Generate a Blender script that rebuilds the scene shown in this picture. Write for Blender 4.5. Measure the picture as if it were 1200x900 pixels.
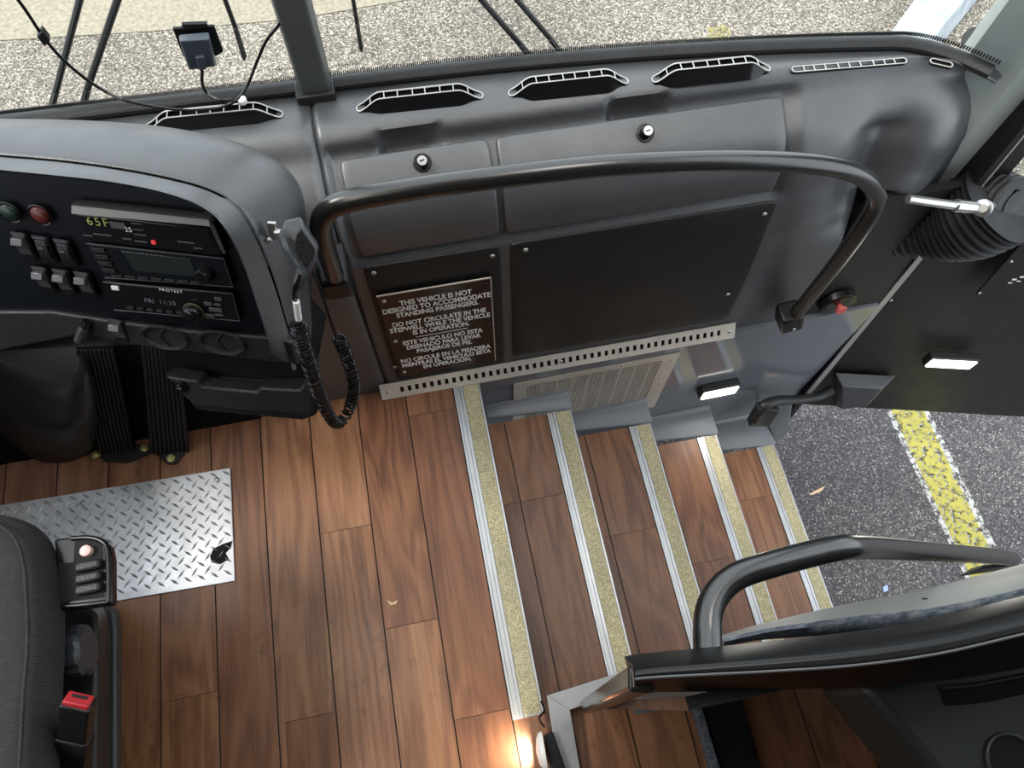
import bpy, bmesh, math, random
from mathutils import Vector, Matrix
random.seed(4)
S = bpy.context.scene
for o in list(bpy.data.objects): bpy.data.objects.remove(o)
COL = S.collection
V = Vector
# ------------------------------------------------------------------ camera, light, exposure
FPX, CAMH = 850.0, 1.70
XC = V((.98106, -.17566, .08354)); YC = V((-.1942, -.89698, .39691))
XC = (XC - YC*XC.dot(YC)).normalized(); YC.normalize(); ZC = XC.cross(YC)
if ZC.z > 0: ZC = -ZC
def ray(px, py):
    c = V((px-600, py-450, FPX)); return V((XC.dot(c), YC.dot(c), ZC.dot(c)))
CAM = V((0, 0, CAMH))
cd = bpy.data.cameras.new('camera'); cd.sensor_width = 36; cd.lens = 36*FPX/1200; cd.clip_start = .02; cd.clip_end = 200
cam = bpy.data.objects.new('camera', cd); COL.objects.link(cam); S.camera = cam
r_ = V((XC.x, YC.x, ZC.x)); u_ = -V((XC.y, YC.y, ZC.y)); f_ = V((XC.z, YC.z, ZC.z))
M = Matrix((( r_.x, u_.x, -f_.x, 0), (r_.y, u_.y, -f_.y, 0), (r_.z, u_.z, -f_.z, CAMH), (0, 0, 0, 1)))
cam.matrix_world = M
S.view_settings.view_transform = 'Standard'; S.view_settings.look = 'None'
S.view_settings.gamma = 1; S.view_settings.use_curve_mapping = False
S.view_settings.exposure = 0.35
W = bpy.data.worlds.new('sky'); S.world = W; W.use_nodes = True
bg = W.node_tree.nodes['Background']; bg.inputs[0].default_value = (.86, .93, 1, 1); bg.inputs[1].default_value = 2.1
def lamp(name, kind, loc, energy, color=(1, 1, 1), **k):
    l = bpy.data.lights.new(name, kind); l.energy = energy; l.color = color
    for a, b in k.items():
        if a != 'rot' and a != 'dir': setattr(l, a, b)
    o = bpy.data.objects.new(name, l); COL.objects.link(o); o.location = loc
    if 'dir' in k: o.rotation_euler = V(k['dir']).to_track_quat('-Z', 'Y').to_euler()
    return o
lamp('sun', 'SUN', (0, 0, 5), 3.0, (1, .96, .88), angle=.35, dir=(.75, -.05, -1))
lamp('ceiling_lamp', 'AREA', (-.40, .10, 2.05), 3.2, (1, .93, .84), shape='RECTANGLE', size=.35, size_y=.9, dir=(0, 0, -1))
lamp('ceiling_lamp', 'AREA', (.65, .42, 2.05), 4.5, (1, .97, .92), shape='RECTANGLE', size=.4, size_y=.4, dir=(0, 0, -1))
lamp('ceiling_lamp', 'AREA', (-.1, .62, 2.05), 2, (.95, .98, 1), shape='RECTANGLE', size=1.5, size_y=.25, dir=(0, .15, -1))

# ------------------------------------------------------------------ helpers
def at(px, py, x=None, y=None, z=None, p=None, n=None):
    d = ray(px, py)
    if z is not None: t = (z-CAMH)/d.z
    elif y is not None: t = y/d.y
    elif x is not None: t = x/d.x
    else: t = (p-CAM).dot(n)/d.dot(n)
    return CAM + d*t
class MB:
    def __init__(s): s.v = []; s.f = []; s.t = []; s.m = []
    def add(s, vs, fs, tone=0., mi=0):
        k = len(s.v); s.v += [V(q) for q in vs]
        for f in fs: s.f.append(tuple(i+k for i in f)); s.t.append(tone); s.m.append(mi)
        return s
    def box(s, a, b, **k):
        (x0, y0, z0), (x1, y1, z1) = a, b
        return s.add([(x0,y0,z0),(x1,y0,z0),(x1,y1,z0),(x0,y1,z0),(x0,y0,z1),(x1,y0,z1),(x1,y1,z1),(x0,y1,z1)],
            [(0,3,2,1),(4,5,6,7),(0,1,5,4),(1,2,6,5),(2,3,7,6),(3,0,4,7)], **k)
    def obox(s, c, ax, ay, az, sx, sy, sz, **k):
        c = V(c); ax = V(ax).normalized()*sx/2; ay = V(ay).normalized()*sy/2; az = V(az).normalized()*sz/2
        vs = [c+ax*i+ay*j+az*l for l in (-1, 1) for i, j in ((-1,-1),(1,-1),(1,1),(-1,1))]
        return s.add(vs, [(0,3,2,1),(4,5,6,7),(0,1,5,4),(1,2,6,5),(2,3,7,6),(3,0,4,7)], **k)
    def slab(s, pts, off, **k):
        pts = [V(q) for q in pts]; off = V(off); n = len(pts)
        return s.add(pts+[q+off for q in pts], [tuple(range(n)), tuple(range(2*n-1, n-1, -1))]+[(i, i+n, (i+1) % n+n, (i+1) % n) for i in range(n)], **k)
    def tube(s, path, r, seg=14, cap=True, flat=1., up=None, **k):
        path = [V(q) for q in path]; n = len(path); rs = r if isinstance(r, (list, tuple)) else [r]*n
        tan = [(path[min(i+1, n-1)]-path[max(i-1, 0)]).normalized() for i in range(n)]
        a = V(up) if up else (V((0, 0, 1)) if abs(tan[0].z) < .9 else V((1, 0, 0)))
        vs = []; fr = (a-tan[0]*a.dot(tan[0])).normalized()
        for i in range(n):
            fr = (fr-tan[i]*fr.dot(tan[i])).normalized(); b = tan[i].cross(fr)
            for j in range(seg):
                w = 2*math.pi*j/seg; vs.append(path[i]+fr*math.cos(w)*rs[i]*flat+b*math.sin(w)*rs[i])
        fs = [(i*seg+j, i*seg+(j+1) % seg, (i+1)*seg+(j+1) % seg, (i+1)*seg+j) for i in range(n-1) for j in range(seg)]
        if cap: fs += [tuple(range(seg-1, -1, -1)), tuple(range((n-1)*seg, n*seg))]
        return s.add(vs, fs, **k)
    def cyl(s, c, ax, r, h, seg=24, r2=None, **k):
        c = V(c); ax = V(ax).normalized(); return s.tube([c-ax*h/2, c+ax*h/2], [r, r if r2 is None else r2], seg, **k)
    def grid(s, rows, **k):
        m = len(rows[0]); vs = [q for r in rows for q in r]
        return s.add(vs, [(i*m+j, i*m+j+1, (i+1)*m+j+1, (i+1)*m+j) for i in range(len(rows)-1) for j in range(m-1)], **k)
def cat(pts, n=8, closed=False):
    P = [V(q) for q in pts]; out = []; m = len(P)
    for i in range(m if closed else m-1):
        g = (lambda k: P[k % m]) if closed else (lambda k: P[max(0, min(m-1, k))])
        p0, p1, p2, p3 = g(i-1), g(i), g(i+1), g(i+2)
        for j in range(n):
            t = j/n; out.append(.5*((2*p1)+(p2-p0)*t+(2*p0-5*p1+4*p2-p3)*t*t+(3*p1-p0-3*p2+p3)*t**3))
    if not closed: out.append(P[-1].copy())
    return out
def origin(o):
    l = V((0, 0, 0))
    while o: l += o.location; o = o.parent
    return l
def obj(name, mb, mats, parent=None, bevel=0, seg=3, smooth=40, sub=0, label=None, solid=0, fix=True, center=True):
    me = bpy.data.meshes.new(name)
    if parent is not None: sh = origin(parent); loc = V((0, 0, 0))
    elif center:
        xs = [q.x for q in mb.v]; ys = [q.y for q in mb.v]; zs = [q.z for q in mb.v]
        sh = V(((min(xs)+max(xs))/2, (min(ys)+max(ys))/2, min(zs))); loc = sh
    else: sh = V((0, 0, 0)); loc = sh
    me.from_pydata([q-sh for q in mb.v], [], mb.f); me.update()
    at_ = me.attributes.new('tone', 'FLOAT', 'FACE'); at_.data.foreach_set('value', mb.t)
    if not isinstance(mats, (list, tuple)): mats = [mats]
    for m in mats: me.materials.append(m)
    me.polygons.foreach_set('material_index', mb.m)
    if fix:
        bm = bmesh.new(); bm.from_mesh(me); bmesh.ops.recalc_face_normals(bm, faces=bm.faces); bm.to_mesh(me); bm.free()
    if smooth:
        me.shade_smooth(); me.set_sharp_from_angle(angle=math.radians(smooth))
    o = bpy.data.objects.new(name, me); COL.objects.link(o); o.location = loc
    if parent is not None: o.parent = parent
    if solid:
        md = o.modifiers.new('solid', 'SOLIDIFY'); md.thickness = solid; md.offset = -1
    if bevel:
        md = o.modifiers.new('bevel', 'BEVEL'); md.width = bevel; md.segments = seg; md.limit_method = 'ANGLE'; md.angle_limit = math.radians(35)
    if sub:
        md = o.modifiers.new('sub', 'SUBSURF'); md.levels = sub; md.render_levels = sub
    if label: o['label'] = label
    return o
def tag(o, label, catg, group=None, kind=None):
    o['label'] = label; o['category'] = catg
    if group: o['group'] = group
    if kind: o['kind'] = kind
    return o
def thing(name, label, catg, loc, group=None, kind=None):
    o = bpy.data.objects.new(name, None); COL.objects.link(o); o.location = V(loc); o.empty_display_size = .05
    return tag(o, label, catg, group, kind)
def struct(name, mb, m, **k):
    o = obj(name, mb, m, **k); o['kind'] = 'structure'; return o
def text(body, size, org, xd, yd, mat, parent, name='lettering', align='LEFT', bold=0., space=1., lift=.0005, line=1., sx=1.):
    c = bpy.data.curves.new(name, 'FONT'); c.body = body; c.size = size; c.align_x = align; c.offset = bold; c.space_character = space; c.space_line = line
    c.resolution_u = 3
    t = bpy.data.objects.new('tmp', c); COL.objects.link(t)
    me = bpy.data.meshes.new_from_object(t.evaluated_get(bpy.context.evaluated_depsgraph_get())); bpy.data.objects.remove(t)
    xd = V(xd).normalized(); yd = V(yd).normalized(); nz = xd.cross(yd)
    sh = origin(parent)
    for v in me.vertices: v.co = V(org)+xd*v.co.x*sx+yd*v.co.y+nz*lift-sh
    me.materials.clear(); me.materials.append(mat); me.name = name
    o = bpy.data.objects.new(name, me); COL.objects.link(o); o.parent = parent
    return o

# ------------------------------------------------------------------ materials
class Mat:
    def __init__(s, name, col=(.5, .5, .5), rough=.5, metal=0., spec=.5, **k):
        s.m = bpy.data.materials.new(name); s.m.use_nodes = True; s.N = s.m.node_tree.nodes; s.L = s.m.node_tree.links
        s.b = s.N['Principled BSDF']; s.b.inputs['Base Color'].default_value = (*col, 1)
        s.b.inputs['Roughness'].default_value = rough; s.b.inputs['Metallic'].default_value = metal
        s.b.inputs['Specular IOR Level'].default_value = spec
        for a, v in k.items(): s.b.inputs[a.replace('_', ' ')].default_value = v
    def n(s, t, **k):
        q = s.N.new(t)
        for a, v in k.items():
            if hasattr(q, a) and a not in ('Scale', 'Detail'): setattr(q, a, v)
            else: q.inputs[a].default_value = v
        return q
    def l(s, a, b): s.L.new(a, b)
    def coord(s, scale=(1, 1, 1), rot=(0, 0, 0), out='Object'):
        c = s.n('ShaderNodeTexCoord'); m = s.n('ShaderNodeMapping'); m.inputs['Scale'].default_value = scale; m.inputs['Rotation'].default_value = rot
        s.l(c.outputs[out], m.inputs[0]); return m.outputs[0]
    def noise(s, sc, detail=4, vec=None, rough=.5):
        q = s.n('ShaderNodeTexNoise'); q.inputs['Scale'].default_value = sc; q.inputs['Detail'].default_value = detail; q.inputs['Roughness'].default_value = rough
        s.l(vec or s.coord(), q.inputs['Vector']); return q.outputs['Fac']
    def ramp(s, fac, stops, interp='LINEAR'):
        q = s.n('ShaderNodeValToRGB'); e = q.color_ramp.elements; q.color_ramp.interpolation = interp
        while len(e) < len(stops): e.new(.5)
        for i, (p, c) in enumerate(stops):
            e[i].position = p; e[i].color = (*c, 1) if len(c) == 3 else c
        s.l(fac, q.inputs[0]); return q.outputs[0]
    def mix(s, fac, a, b, mode='MIX'):
        q = s.n('ShaderNodeMix', data_type='RGBA', blend_type=mode)
        for sock, v in ((q.inputs[0], fac), (q.inputs[6], a), (q.inputs[7], b)):
            if isinstance(v, (int, float)): sock.default_value = v
            elif isinstance(v, tuple): sock.default_value = (*v, 1)
            else: s.l(v, sock)
        return q.outputs[2]
    def math(s, op, a, b=None):
        q = s.n('ShaderNodeMath', operation=op)
        for i, v in enumerate((a, b)):
            if v is None: continue
            if isinstance(v, (int, float)): q.inputs[i].default_value = v
            else: s.l(v, q.inputs[i])
        return q.outputs[0]
    def color(s, c): s.l(c, s.b.inputs['Base Color']); return s
    def rough(s, c): s.l(c, s.b.inputs['Roughness']); return s
    def bump(s, h, st=.2, dist=.001):
        q = s.n('ShaderNodeBump'); q.inputs['Strength'].default_value = st; q.inputs['Distance'].default_value = dist
        s.l(h, q.inputs['Height']); s.l(q.outputs[0], s.b.inputs['Normal']); return s
def grained(name, col, rough, scale=260, st=.35, spec=.5, var=.25):
    m = Mat(name, col, rough, spec=spec)
    v = m.n('ShaderNodeTexVoronoi'); v.inputs['Scale'].default_value = scale; m.l(m.coord(), v.inputs['Vector'])
    nz = m.noise(9, 5)
    m.color(m.mix(nz, tuple(c*(1-var) for c in col), tuple(c*(1+var) for c in col)))
    m.bump(m.math('ADD', v.outputs['Distance'], m.math('MULTIPLY', nz, .6)), st, .0012)
    m.rough(m.ramp(m.noise(16, 4), [(.3, (rough-.06,)*3), (.7, (rough+.07,)*3)]))
    return m.m
DASH = grained('dash plastic', (.052, .054, .058), .40, 420, .22, spec=1.)
COWL = grained('cowl plastic', (.030, .031, .034), .41, 420, .2, spec=1.)
BLK = grained('black plastic', (.007, .007, .008), .42, 300, .25, spec=.3)
PANEL = grained('black panel', (.012, .0115, .0115), .42, 340, .3, spec=.35)
SIDE = grained('dark side plastic', (.014, .014, .0145), .45, 260, .3, spec=.35)
FACE = Mat('instrument face', (.003, .004, .006), .38, spec=.2).m
GLOSSB = Mat('gloss black', (.006, .006, .007), .2, spec=.35).m
SHADEB = Mat('shade black', (.004, .004, .0045), .7, spec=.15).m  # deeper black, puts shade under the console and in the footwell into colour
SCREEN = Mat('dark screen', (.016, .022, .022), .15).m
VOID = Mat('dark hollow', (.004, .004, .004), .9).m
RUB = grained('rubber', (.012, .012, .013), .55, 200, .25)
RAIL = Mat('satin black tube', (.010, .0095, .009), .27, spec=.9); RAIL.bump(RAIL.noise(180, 3), .12, .0006); RAIL = RAIL.m
KEY = Mat('switch key', (.055, .055, .058), .28).m
PRINT = Mat('white print', (.8, .8, .78), .5).m
DIMP = Mat('dim print', (.07, .07, .07), .5).m
CHROME = Mat('chrome', (.48, .475, .46), .28, .9).m
SCREW = Mat('screw steel', (.45, .45, .45), .32, .85).m
BRASS = Mat('brass bolt', (.62, .56, .25), .3, .8).m
RED = Mat('red plastic', (.32, .012, .018), .42).m
REDK = Mat('red knob', (.52, .08, .07), .45).m
FRAMEG = Mat('pale vent edge', (.50, .50, .48), .4).m
WHITE = Mat('white plastic', (.8, .79, .75), .4).m
GREY = Mat('painted grey steel', (.135, .142, .158), .20)
GREY.rough(GREY.ramp(GREY.noise(6, 4), [(.3, (.06,)*3), (.75, (.15,)*3)])); GREY.bump(GREY.noise(5, 1), .10, .01); GREY = GREY.m
GREYT = Mat('grey moulding', (.15, .158, .17), .42); GREYT.bump(GREYT.noise(120, 3), .2, .0008); GREYT = GREYT.m
def brushed(name, col, rough=.32, metal=.75, scale=(300, 8, 8)):
    m = Mat(name, col, rough, metal)
    n = m.noise(1, 5, m.coord(scale)); m.rough(m.ramp(n, [(.25, (rough-.08,)*3), (.75, (rough+.12,)*3)]))
    m.color(m.mix(m.noise(14, 5), tuple(c*.72 for c in col), tuple(min(1, c*1.15) for c in col))); m.bump(n, .08, .0004); return m.m
STEEL = brushed('stainless steel', (.62, .57, .50), .36, .35, (6, 300, 300))
ALU = brushed('ribbed aluminium', (.50, .51, .52), .36, .55, (400, 6, 6))
ALUD = brushed('worn aluminium', (.34, .34, .34), .42, .45, (20, 60, 20))
PLATE = brushed('diamond plate steel', (.66, .66, .67), .32, .6, (50, 50, 50))
SILV = Mat('satin silver trim', (.42, .41, .41), .34, .6).m
PILLAR = Mat('pale pillar trim', (.33, .36, .345), .5); PILLAR.bump(PILLAR.noise(200, 3), .2, .0008); PILLAR = PILLAR.m
# wood look planks: grain in object space, one tone per plank face
WOOD = Mat('wood look vinyl', (.2, .1, .05), .42)
a = WOOD.n('ShaderNodeAttribute', attribute_name='tone'); tone = a.outputs['Fac']
cx = WOOD.n('ShaderNodeTexCoord'); sep = WOOD.n('ShaderNodeCombineXYZ'); WOOD.l(WOOD.math('MULTIPLY', tone, 37.), sep.inputs[0]); WOOD.l(WOOD.math('MULTIPLY', tone, 91.), sep.inputs[1])
va = WOOD.n('ShaderNodeVectorMath', operation='ADD'); WOOD.l(cx.outputs['Object'], va.inputs[0]); WOOD.l(sep.outputs[0], va.inputs[1])
mp = WOOD.n('ShaderNodeMapping'); mp.inputs['Scale'].default_value = (13, 1.7, 13); WOOD.l(va.outputs[0], mp.inputs[0])
mp2 = WOOD.n('ShaderNodeMapping'); mp2.inputs['Scale'].default_value = (170, 7, 170); WOOD.l(va.outputs[0], mp2.inputs[0])
big = WOOD.n('ShaderNodeTexNoise'); big.inputs['Scale'].default_value = .55; big.inputs['Detail'].default_value = 2; big.inputs['Distortion'].default_value = .6; WOOD.l(mp.outputs[0], big.inputs['Vector'])
rings = WOOD.math('SINE', WOOD.math('MULTIPLY', big.outputs['Fac'], 60.)); rings = WOOD.math('ADD', WOOD.math('MULTIPLY', rings, .5), .5)
fine = WOOD.noise(1., 6, mp2.outputs[0], .65); mid = WOOD.noise(1.2, 5, mp.outputs[0], .6)
f = WOOD.math('ADD', WOOD.math('ADD', WOOD.math('MULTIPLY', rings, .16), WOOD.math('MULTIPLY', fine, .52)), WOOD.math('MULTIPLY', mid, .42))
c1 = WOOD.ramp(f, [(.30, (.062, .024, .010)), (.48, (.178, .072, .031)), (.64, (.265, .118, .053)), (.82, (.35, .17, .082))])
c2 = WOOD.mix(WOOD.ramp(tone, [(0, (0, 0, 0)), (1, (1, 1, 1))]), (.74, .64, .60), (1.12, 1.16, 1.18))
c3 = WOOD.mix(1., c1, c2, 'MULTIPLY')
dirt = WOOD.ramp(WOOD.noise(34, 7, None, .7), [(.54, (0, 0, 0)), (.68, (.75, .75, .75))])
patch = WOOD.ramp(WOOD.noise(3.1, 2), [(.50, (0, 0, 0)), (.60, (1, 1, 1))])
c4 = WOOD.mix(WOOD.math('MULTIPLY', WOOD.math('MULTIPLY', dirt, patch), .85), c3, (.07, .03, .018))
dust = WOOD.ramp(WOOD.noise(2.2, 6), [(.45, (0, 0, 0)), (.8, (.13, .13, .13))])
WOOD.color(WOOD.mix(dust, c4, (.30, .24, .20)))
WOOD.rough(WOOD.ramp(mid, [(.3, (.36,)*3), (.7, (.52,)*3)])); WOOD.bump(fine, .10, .0008)
WOOD = WOOD.m
SEAM = Mat('dark plank seam', (.022, .014, .010), .7).m
GRIP = Mat('sand coloured grip', (.5, .42, .22), .8)
g1 = GRIP.noise(420, 3, None, .7); g2 = GRIP.noise(7, 4)
GRIP.color(GRIP.mix(GRIP.ramp(g2, [(.35, (0, 0, 0)), (.75, (.45, .45, .45))]), GRIP.ramp(g1, [(.32, (.12, .105, .06)), (.46, (.36, .31, .17)), (.56, (.52, .46, .27)), (.7, (.85, .80, .58))]), (.26, .24, .19)))
GRIP.bump(g1, .6, .0015); GRIP = GRIP.m
ASPH = Mat('asphalt', (.1, .1, .1), .85)
v1 = ASPH.n('ShaderNodeTexVoronoi'); v1.inputs['Scale'].default_value = 170; ASPH.l(ASPH.coord(), v1.inputs['Vector'])
h1 = ASPH.n('ShaderNodeSeparateColor'); ASPH.l(v1.outputs['Color'], h1.inputs[0])
st = ASPH.ramp(h1.outputs[0], [(.0, (.05, .045, .048)), (.45, (.095, .087, .092)), (.75, (.17, .157, .157)), (.93, (.26, .25, .24)), (1., (.5, .48, .46))])
sm = ASPH.ramp(ASPH.noise(1.3, 6), [(.35, (.78,)*3), (.7, (1.15, 1.12, 1.06))])
ASPH.color(ASPH.mix(1., ASPH.mix(ASPH.ramp(v1.outputs['Distance'], [(.3, (0, 0, 0)), (.75, (.7, .7, .7))]), st, (.05, .045, .05)), sm, 'MULTIPLY'))
ASPH.bump(v1.outputs['Distance'], .7, .006); ASPH = ASPH.m
AGG = Mat('daylit asphalt', (.3, .28, .25), .9)  # paler copy of the asphalt, stronger daylight in front put into its colour
v1 = AGG.n('ShaderNodeTexVoronoi'); v1.inputs['Scale'].default_value = 130; AGG.l(AGG.coord(), v1.inputs['Vector'])
h1 = AGG.n('ShaderNodeSeparateColor'); AGG.l(v1.outputs['Color'], h1.inputs[0])
st = AGG.ramp(h1.outputs[0], [(.0, (.055, .048, .042)), (.35, (.13, .116, .098)), (.7, (.23, .207, .175)), (1., (.48, .44, .38))])
sm = AGG.ramp(AGG.noise(.9, 7), [(.3, (.72, .70, .68)), (.7, (1.12, 1.09, 1.04))])
AGG.color(AGG.mix(1., st, sm, 'MULTIPLY')); AGG.bump(v1.outputs['Distance'], .5, .005); AGG = AGG.m
CONC = Mat('sandy concrete', (.5, .45, .33), .9); CONC.color(CONC.ramp(CONC.noise(40, 8, None, .75), [(.3, (.16, .138, .098)), (.7, (.37, .33, .255))])); CONC = CONC.m
def paint(name, col, lo=.40):
    m = Mat(name, col, .8)
    fac = m.ramp(m.noise(38, 8, None, .75), [(lo, (0, 0, 0)), (lo+.07, (1, 1, 1))])
    m.color(m.mix(m.noise(60, 5), tuple(c*.75 for c in col), col))
    m.l(fac, m.b.inputs['Alpha']); return m.m
YEL = paint('worn yellow paint', (.50, .44, .085), .44); WHT = paint('worn white paint', (.62, .61, .58), .47)
CLOTH = Mat('black woven fabric', (.03, .03, .032), .9)
wv = CLOTH.n('ShaderNodeTexWave'); wv.inputs['Scale'].default_value = 95; wv.inputs['Distortion'].default_value = 2.; wv.bands_direction = 'Y'; CLOTH.l(CLOTH.coord(), wv.inputs['Vector'])
CLOTH.color(CLOTH.mix(CLOTH.math('MULTIPLY', wv.outputs['Fac'], CLOTH.noise(90, 4)), (.007, .007, .008), (.050, .050, .053))); CLOTH.bump(wv.outputs['Fac'], .4, .0015); CLOTH = CLOTH.m
WORN = Mat('worn blue grey vinyl', (.2, .22, .22), .5)
wn = WORN.noise(60, 8, WORN.coord((1, 2.5, 1)), .75)
WORN.color(WORN.ramp(wn, [(.35, (.03, .038, .052)), (.5, (.10, .12, .15)), (.62, (.22, .23, .24)), (.8, (.3, .25, .19))])); WORN.bump(wn, .6, .003); WORN = WORN.m
FIBRE = Mat('grey fibreglass', (.23, .24, .22), .45); FIBRE.color(FIBRE.mix(FIBRE.noise(5, 6), (.15, .155, .15), (.30, .30, .27))); FIBRE = FIBRE.m
BLUEB = Mat('slate transponder plastic', (.045, .060, .075), .35).m
def emit(name, col, st):
    m = Mat(name, col, .4); m.b.inputs['Emission Color'].default_value = (*col, 1); m.b.inputs['Emission Strength'].default_value = st; return m.m
LED = emit('lit lamp lens', (1, .97, .88), 2.6)
GRN = emit('green digits', (.25, .30, .08), .2); REDL = emit('red indicator', (.6, .04, .04), .35); DIMW = emit('dim display digits', (.12, .13, .14), .1)
GLASS = bpy.data.materials.new('window glass'); GLASS.use_nodes = True
N = GLASS.node_tree.nodes; L = GLASS.node_tree.links; N.clear()
o_ = N.new('ShaderNodeOutputMaterial'); mx = N.new('ShaderNodeMixShader'); tr = N.new('ShaderNodeBsdfTransparent'); gl = N.new('ShaderNodeBsdfGlossy'); fr = N.new('ShaderNodeFresnel')
fr.inputs[0].default_value = 1.15; tr.inputs[0].default_value = (.93, .95, .94, 1); gl.inputs['Roughness'].default_value = .02
L.new(fr.outputs[0], mx.inputs[0]); L.new(tr.outputs[0], mx.inputs[1]); L.new(gl.outputs[0], mx.inputs[2]); L.new(mx.outputs[0], o_.inputs[0])

# ------------------------------------------------------------------ setting: floor of planks
def planks(mb, x0, x1, y0, y1, lines, joints, z, seam=.0030):
    """faces of planks along Y between the seam lines; joints: {index: [y,...]}"""
    xs = [x0]+[l for l in lines if x0 < l < x1]+[x1]
    for i in range(len(xs)-1):
        a, b = xs[i], xs[i+1]
        a2 = a+(seam/2 if i > 0 else 0); b2 = b-(seam/2 if i < len(xs)-2 else 0)
        k = min(range(len(lines)), key=lambda q: abs(lines[q]-b)) if lines else 0
        js = [q for q in joints.get(k, []) if y0 < q < y1]; ys = [y0]+sorted(js)+[y1]
        for j in range(len(ys)-1):
            c = ys[j]+(.0006 if j else 0); d = ys[j+1]-(.0006 if j < len(ys)-2 else 0)
            tn = random.Random(hash((round(b, 3), j, round(z, 2))) & 0xffff).random()
            mb.add([(a2, c, z), (b2, c, z), (b2, d, z), (a2, d, z)], [(0, 1, 2, 3)], tone=tn)
    return mb
LX = [-1.216+.122*i for i in range(30)]
def linex(px, py): return at(px, py, z=0).x
J = {}
def addj(px, py):
    q = at(px, py, z=0); k = min(i for i in range(len(LX)) if LX[i] > q.x); J.setdefault(k, []).append(q.y)
for a in ((230, 815), (375, 626), (390, 835), (458, 736), (552, 840), (490, 486), (600, 700)): addj(*a)
for k in range(30): J.setdefault(k, []); J[k] += [-.28-.11*((k*5) % 7), -1.2-.1*((k*3) % 6)]
mb = MB(); planks(mb, -1.25, -.47, -2.6, 1.05, LX, J, 0.); planks(mb, -.47, .072, -2.6, .80, LX, J, 0.)
planks(mb, .072, 1.19, -2.6, -.03, LX, J, 0.)
mb.add([(-1.25, -2.6, -.003), (.072, -2.6, -.003), (.072, .80, -.003), (-1.25, .80, -.003)], [(0, 1, 2, 3)], mi=1)
mb.add([(.072, -2.6, -.003), (1.19, -2.6, -.003), (1.19, -.03, -.003), (.072, -.03, -.003)], [(0, 1, 2, 3)], mi=1)
mb.box((-1.25, -2.6, -.06), (.070, .80, -.004), mi=1); mb.box((.071, -2.6, -.06), (1.19, -.035, -.004), mi=1)
struct('floor', mb, [WOOD, SEAM], center=False, fix=False, smooth=0)
# shell of the coach behind and above the camera
WALLM = Mat('grey interior lining', (.10, .10, .10), .8).m
struct('ceiling', MB().box((-1.27, -2.7, 2.1), (1.27, .80, 2.16)), WALLM, center=False)
struct('wall_left', MB().box((-1.31, -2.7, -.06), (-1.25, 1.02, .95)).box((-1.31, -2.7, 1.75), (-1.25, .8, 2.1)).box((-1.31, -2.7, .95), (-1.25, -.6, 1.75)), WALLM, center=False)
struct('wall_back', MB().box((-1.27, -2.76, -.06), (1.27, -2.7, 2.1)), WALLM, center=False)
struct('wall_right', MB().box((1.20, -2.7, -.06), (1.26, -.10, 2.1)), WALLM, center=False)
# stepwell walls (painted grey steel)
TX = [.073, .318, .580, .838, 1.10]; RS = .19; YF = [.757, .745, .735, .720, .705]; YB = -.03
def yf(x): return .764+.014*max(0, x)
def yt_(x): return .735-.072*x
mb = MB(); mb.slab([(.06, yf(.06), -.004), (1.182, yf(1.182), -.010), (1.182, yf(1.182), -.80), (.06, yf(.06), -.80)], (0, .035, 0))
struct('wall_front', mb, GREY, center=False)
mb = MB().box((.06, YB-.02, -1.0), (1.19, YB, -.062)); struct('trim_1', mb, GREY, center=False)
# ground and pavement
mb = MB(); mb.box((1.0, -4, -1.14), (9, 1.55, -1.10)); mb.box((-1.2, -4, -1.14), (1.0, .9, -1.10))
struct('floor_outside', mb, ASPH, center=False)
mb = MB(); mb.box((-9, .9, -1.14), (1.0, 9, -1.1005)); mb.box((1.0, 1.55, -1.14), (9, 9, -1.1005))
struct('floor_outside_front', mb, AGG, center=False)

# ------------------------------------------------------------------ steps
def step(i, label):
    x0 = TX[i]; x1 = TX[i]; z = -RS*i
    t = thing('step', label, 'step', ((TX[i-1]+TX[i])/2 if i else x0-.03, .35, z), 'steps down to the door')
    yb = YB; yt = yt_(x0) if i else .757
    W_ = .068
    if i:
        mb = MB(); p0 = TX[i-1]+.004
        lines = [TX[i-1]+.055]; js = {0: [.28+.1*((i*2) % 3)]}
        planks(mb, p0, TX[i]-W_-.002, yb, yt, lines, js, z)
        a, b = TX[i-1]+.057, TX[i]-W_-.002
        mb.box((p0, yb, z-.03), (TX[i]-.004, yt, z-.002), mi=1)
        obj('tread', mb, [WOOD, SEAM], t, fix=False, smooth=0)
    # aluminium nosing: ribbed bed and lip, with the grip strip let in
    mb = MB(); mb.box((x0-W_, yb, z), (x0-W_+.006, yt, z+.0035)); mb.box((x0-W_+.006, yb, z), (x0-W_+.016, yt, z+.0015))
    mb.box((x0-W_+.016, yb, z), (x0-W_+.024, yt, z+.0035))
    mb.box((x0-.005, yb, z-.028), (x0, yt, z+.0035)); mb.box((x0-W_+.024, yb, z-.004), (x0-.005, yt, z+.001))
    obj('nosing', mb, ALU, t, bevel=.0006, seg=1)
    mb = MB().box((x0-W_+.0250, yb+.004, z), (x0-.0055, yt-.003, z+.0036)); obj('grip_strip', mb, GRIP, t)
    if i < 4:
        mb = MB().box((x0-.003, yb, z-RS+.0005), (x0+.003, yt, z-.028)); obj('riser', mb, BLK, t)
    else:
        mb = MB().box((x0-.003, yb, z-.07), (x0+.003, yt, z-.028)); obj('riser', mb, BLK, t)
    return t
step(0, 'top nosing strip where the wood floor meets the first step down')
step(1, 'first wooden step below the floor, next to the top nosing')
step(2, 'middle wooden step, second below the floor')
step(3, 'wooden step directly above the lowest one')
step(4, 'lowest wooden step, beside the asphalt outside')
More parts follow.
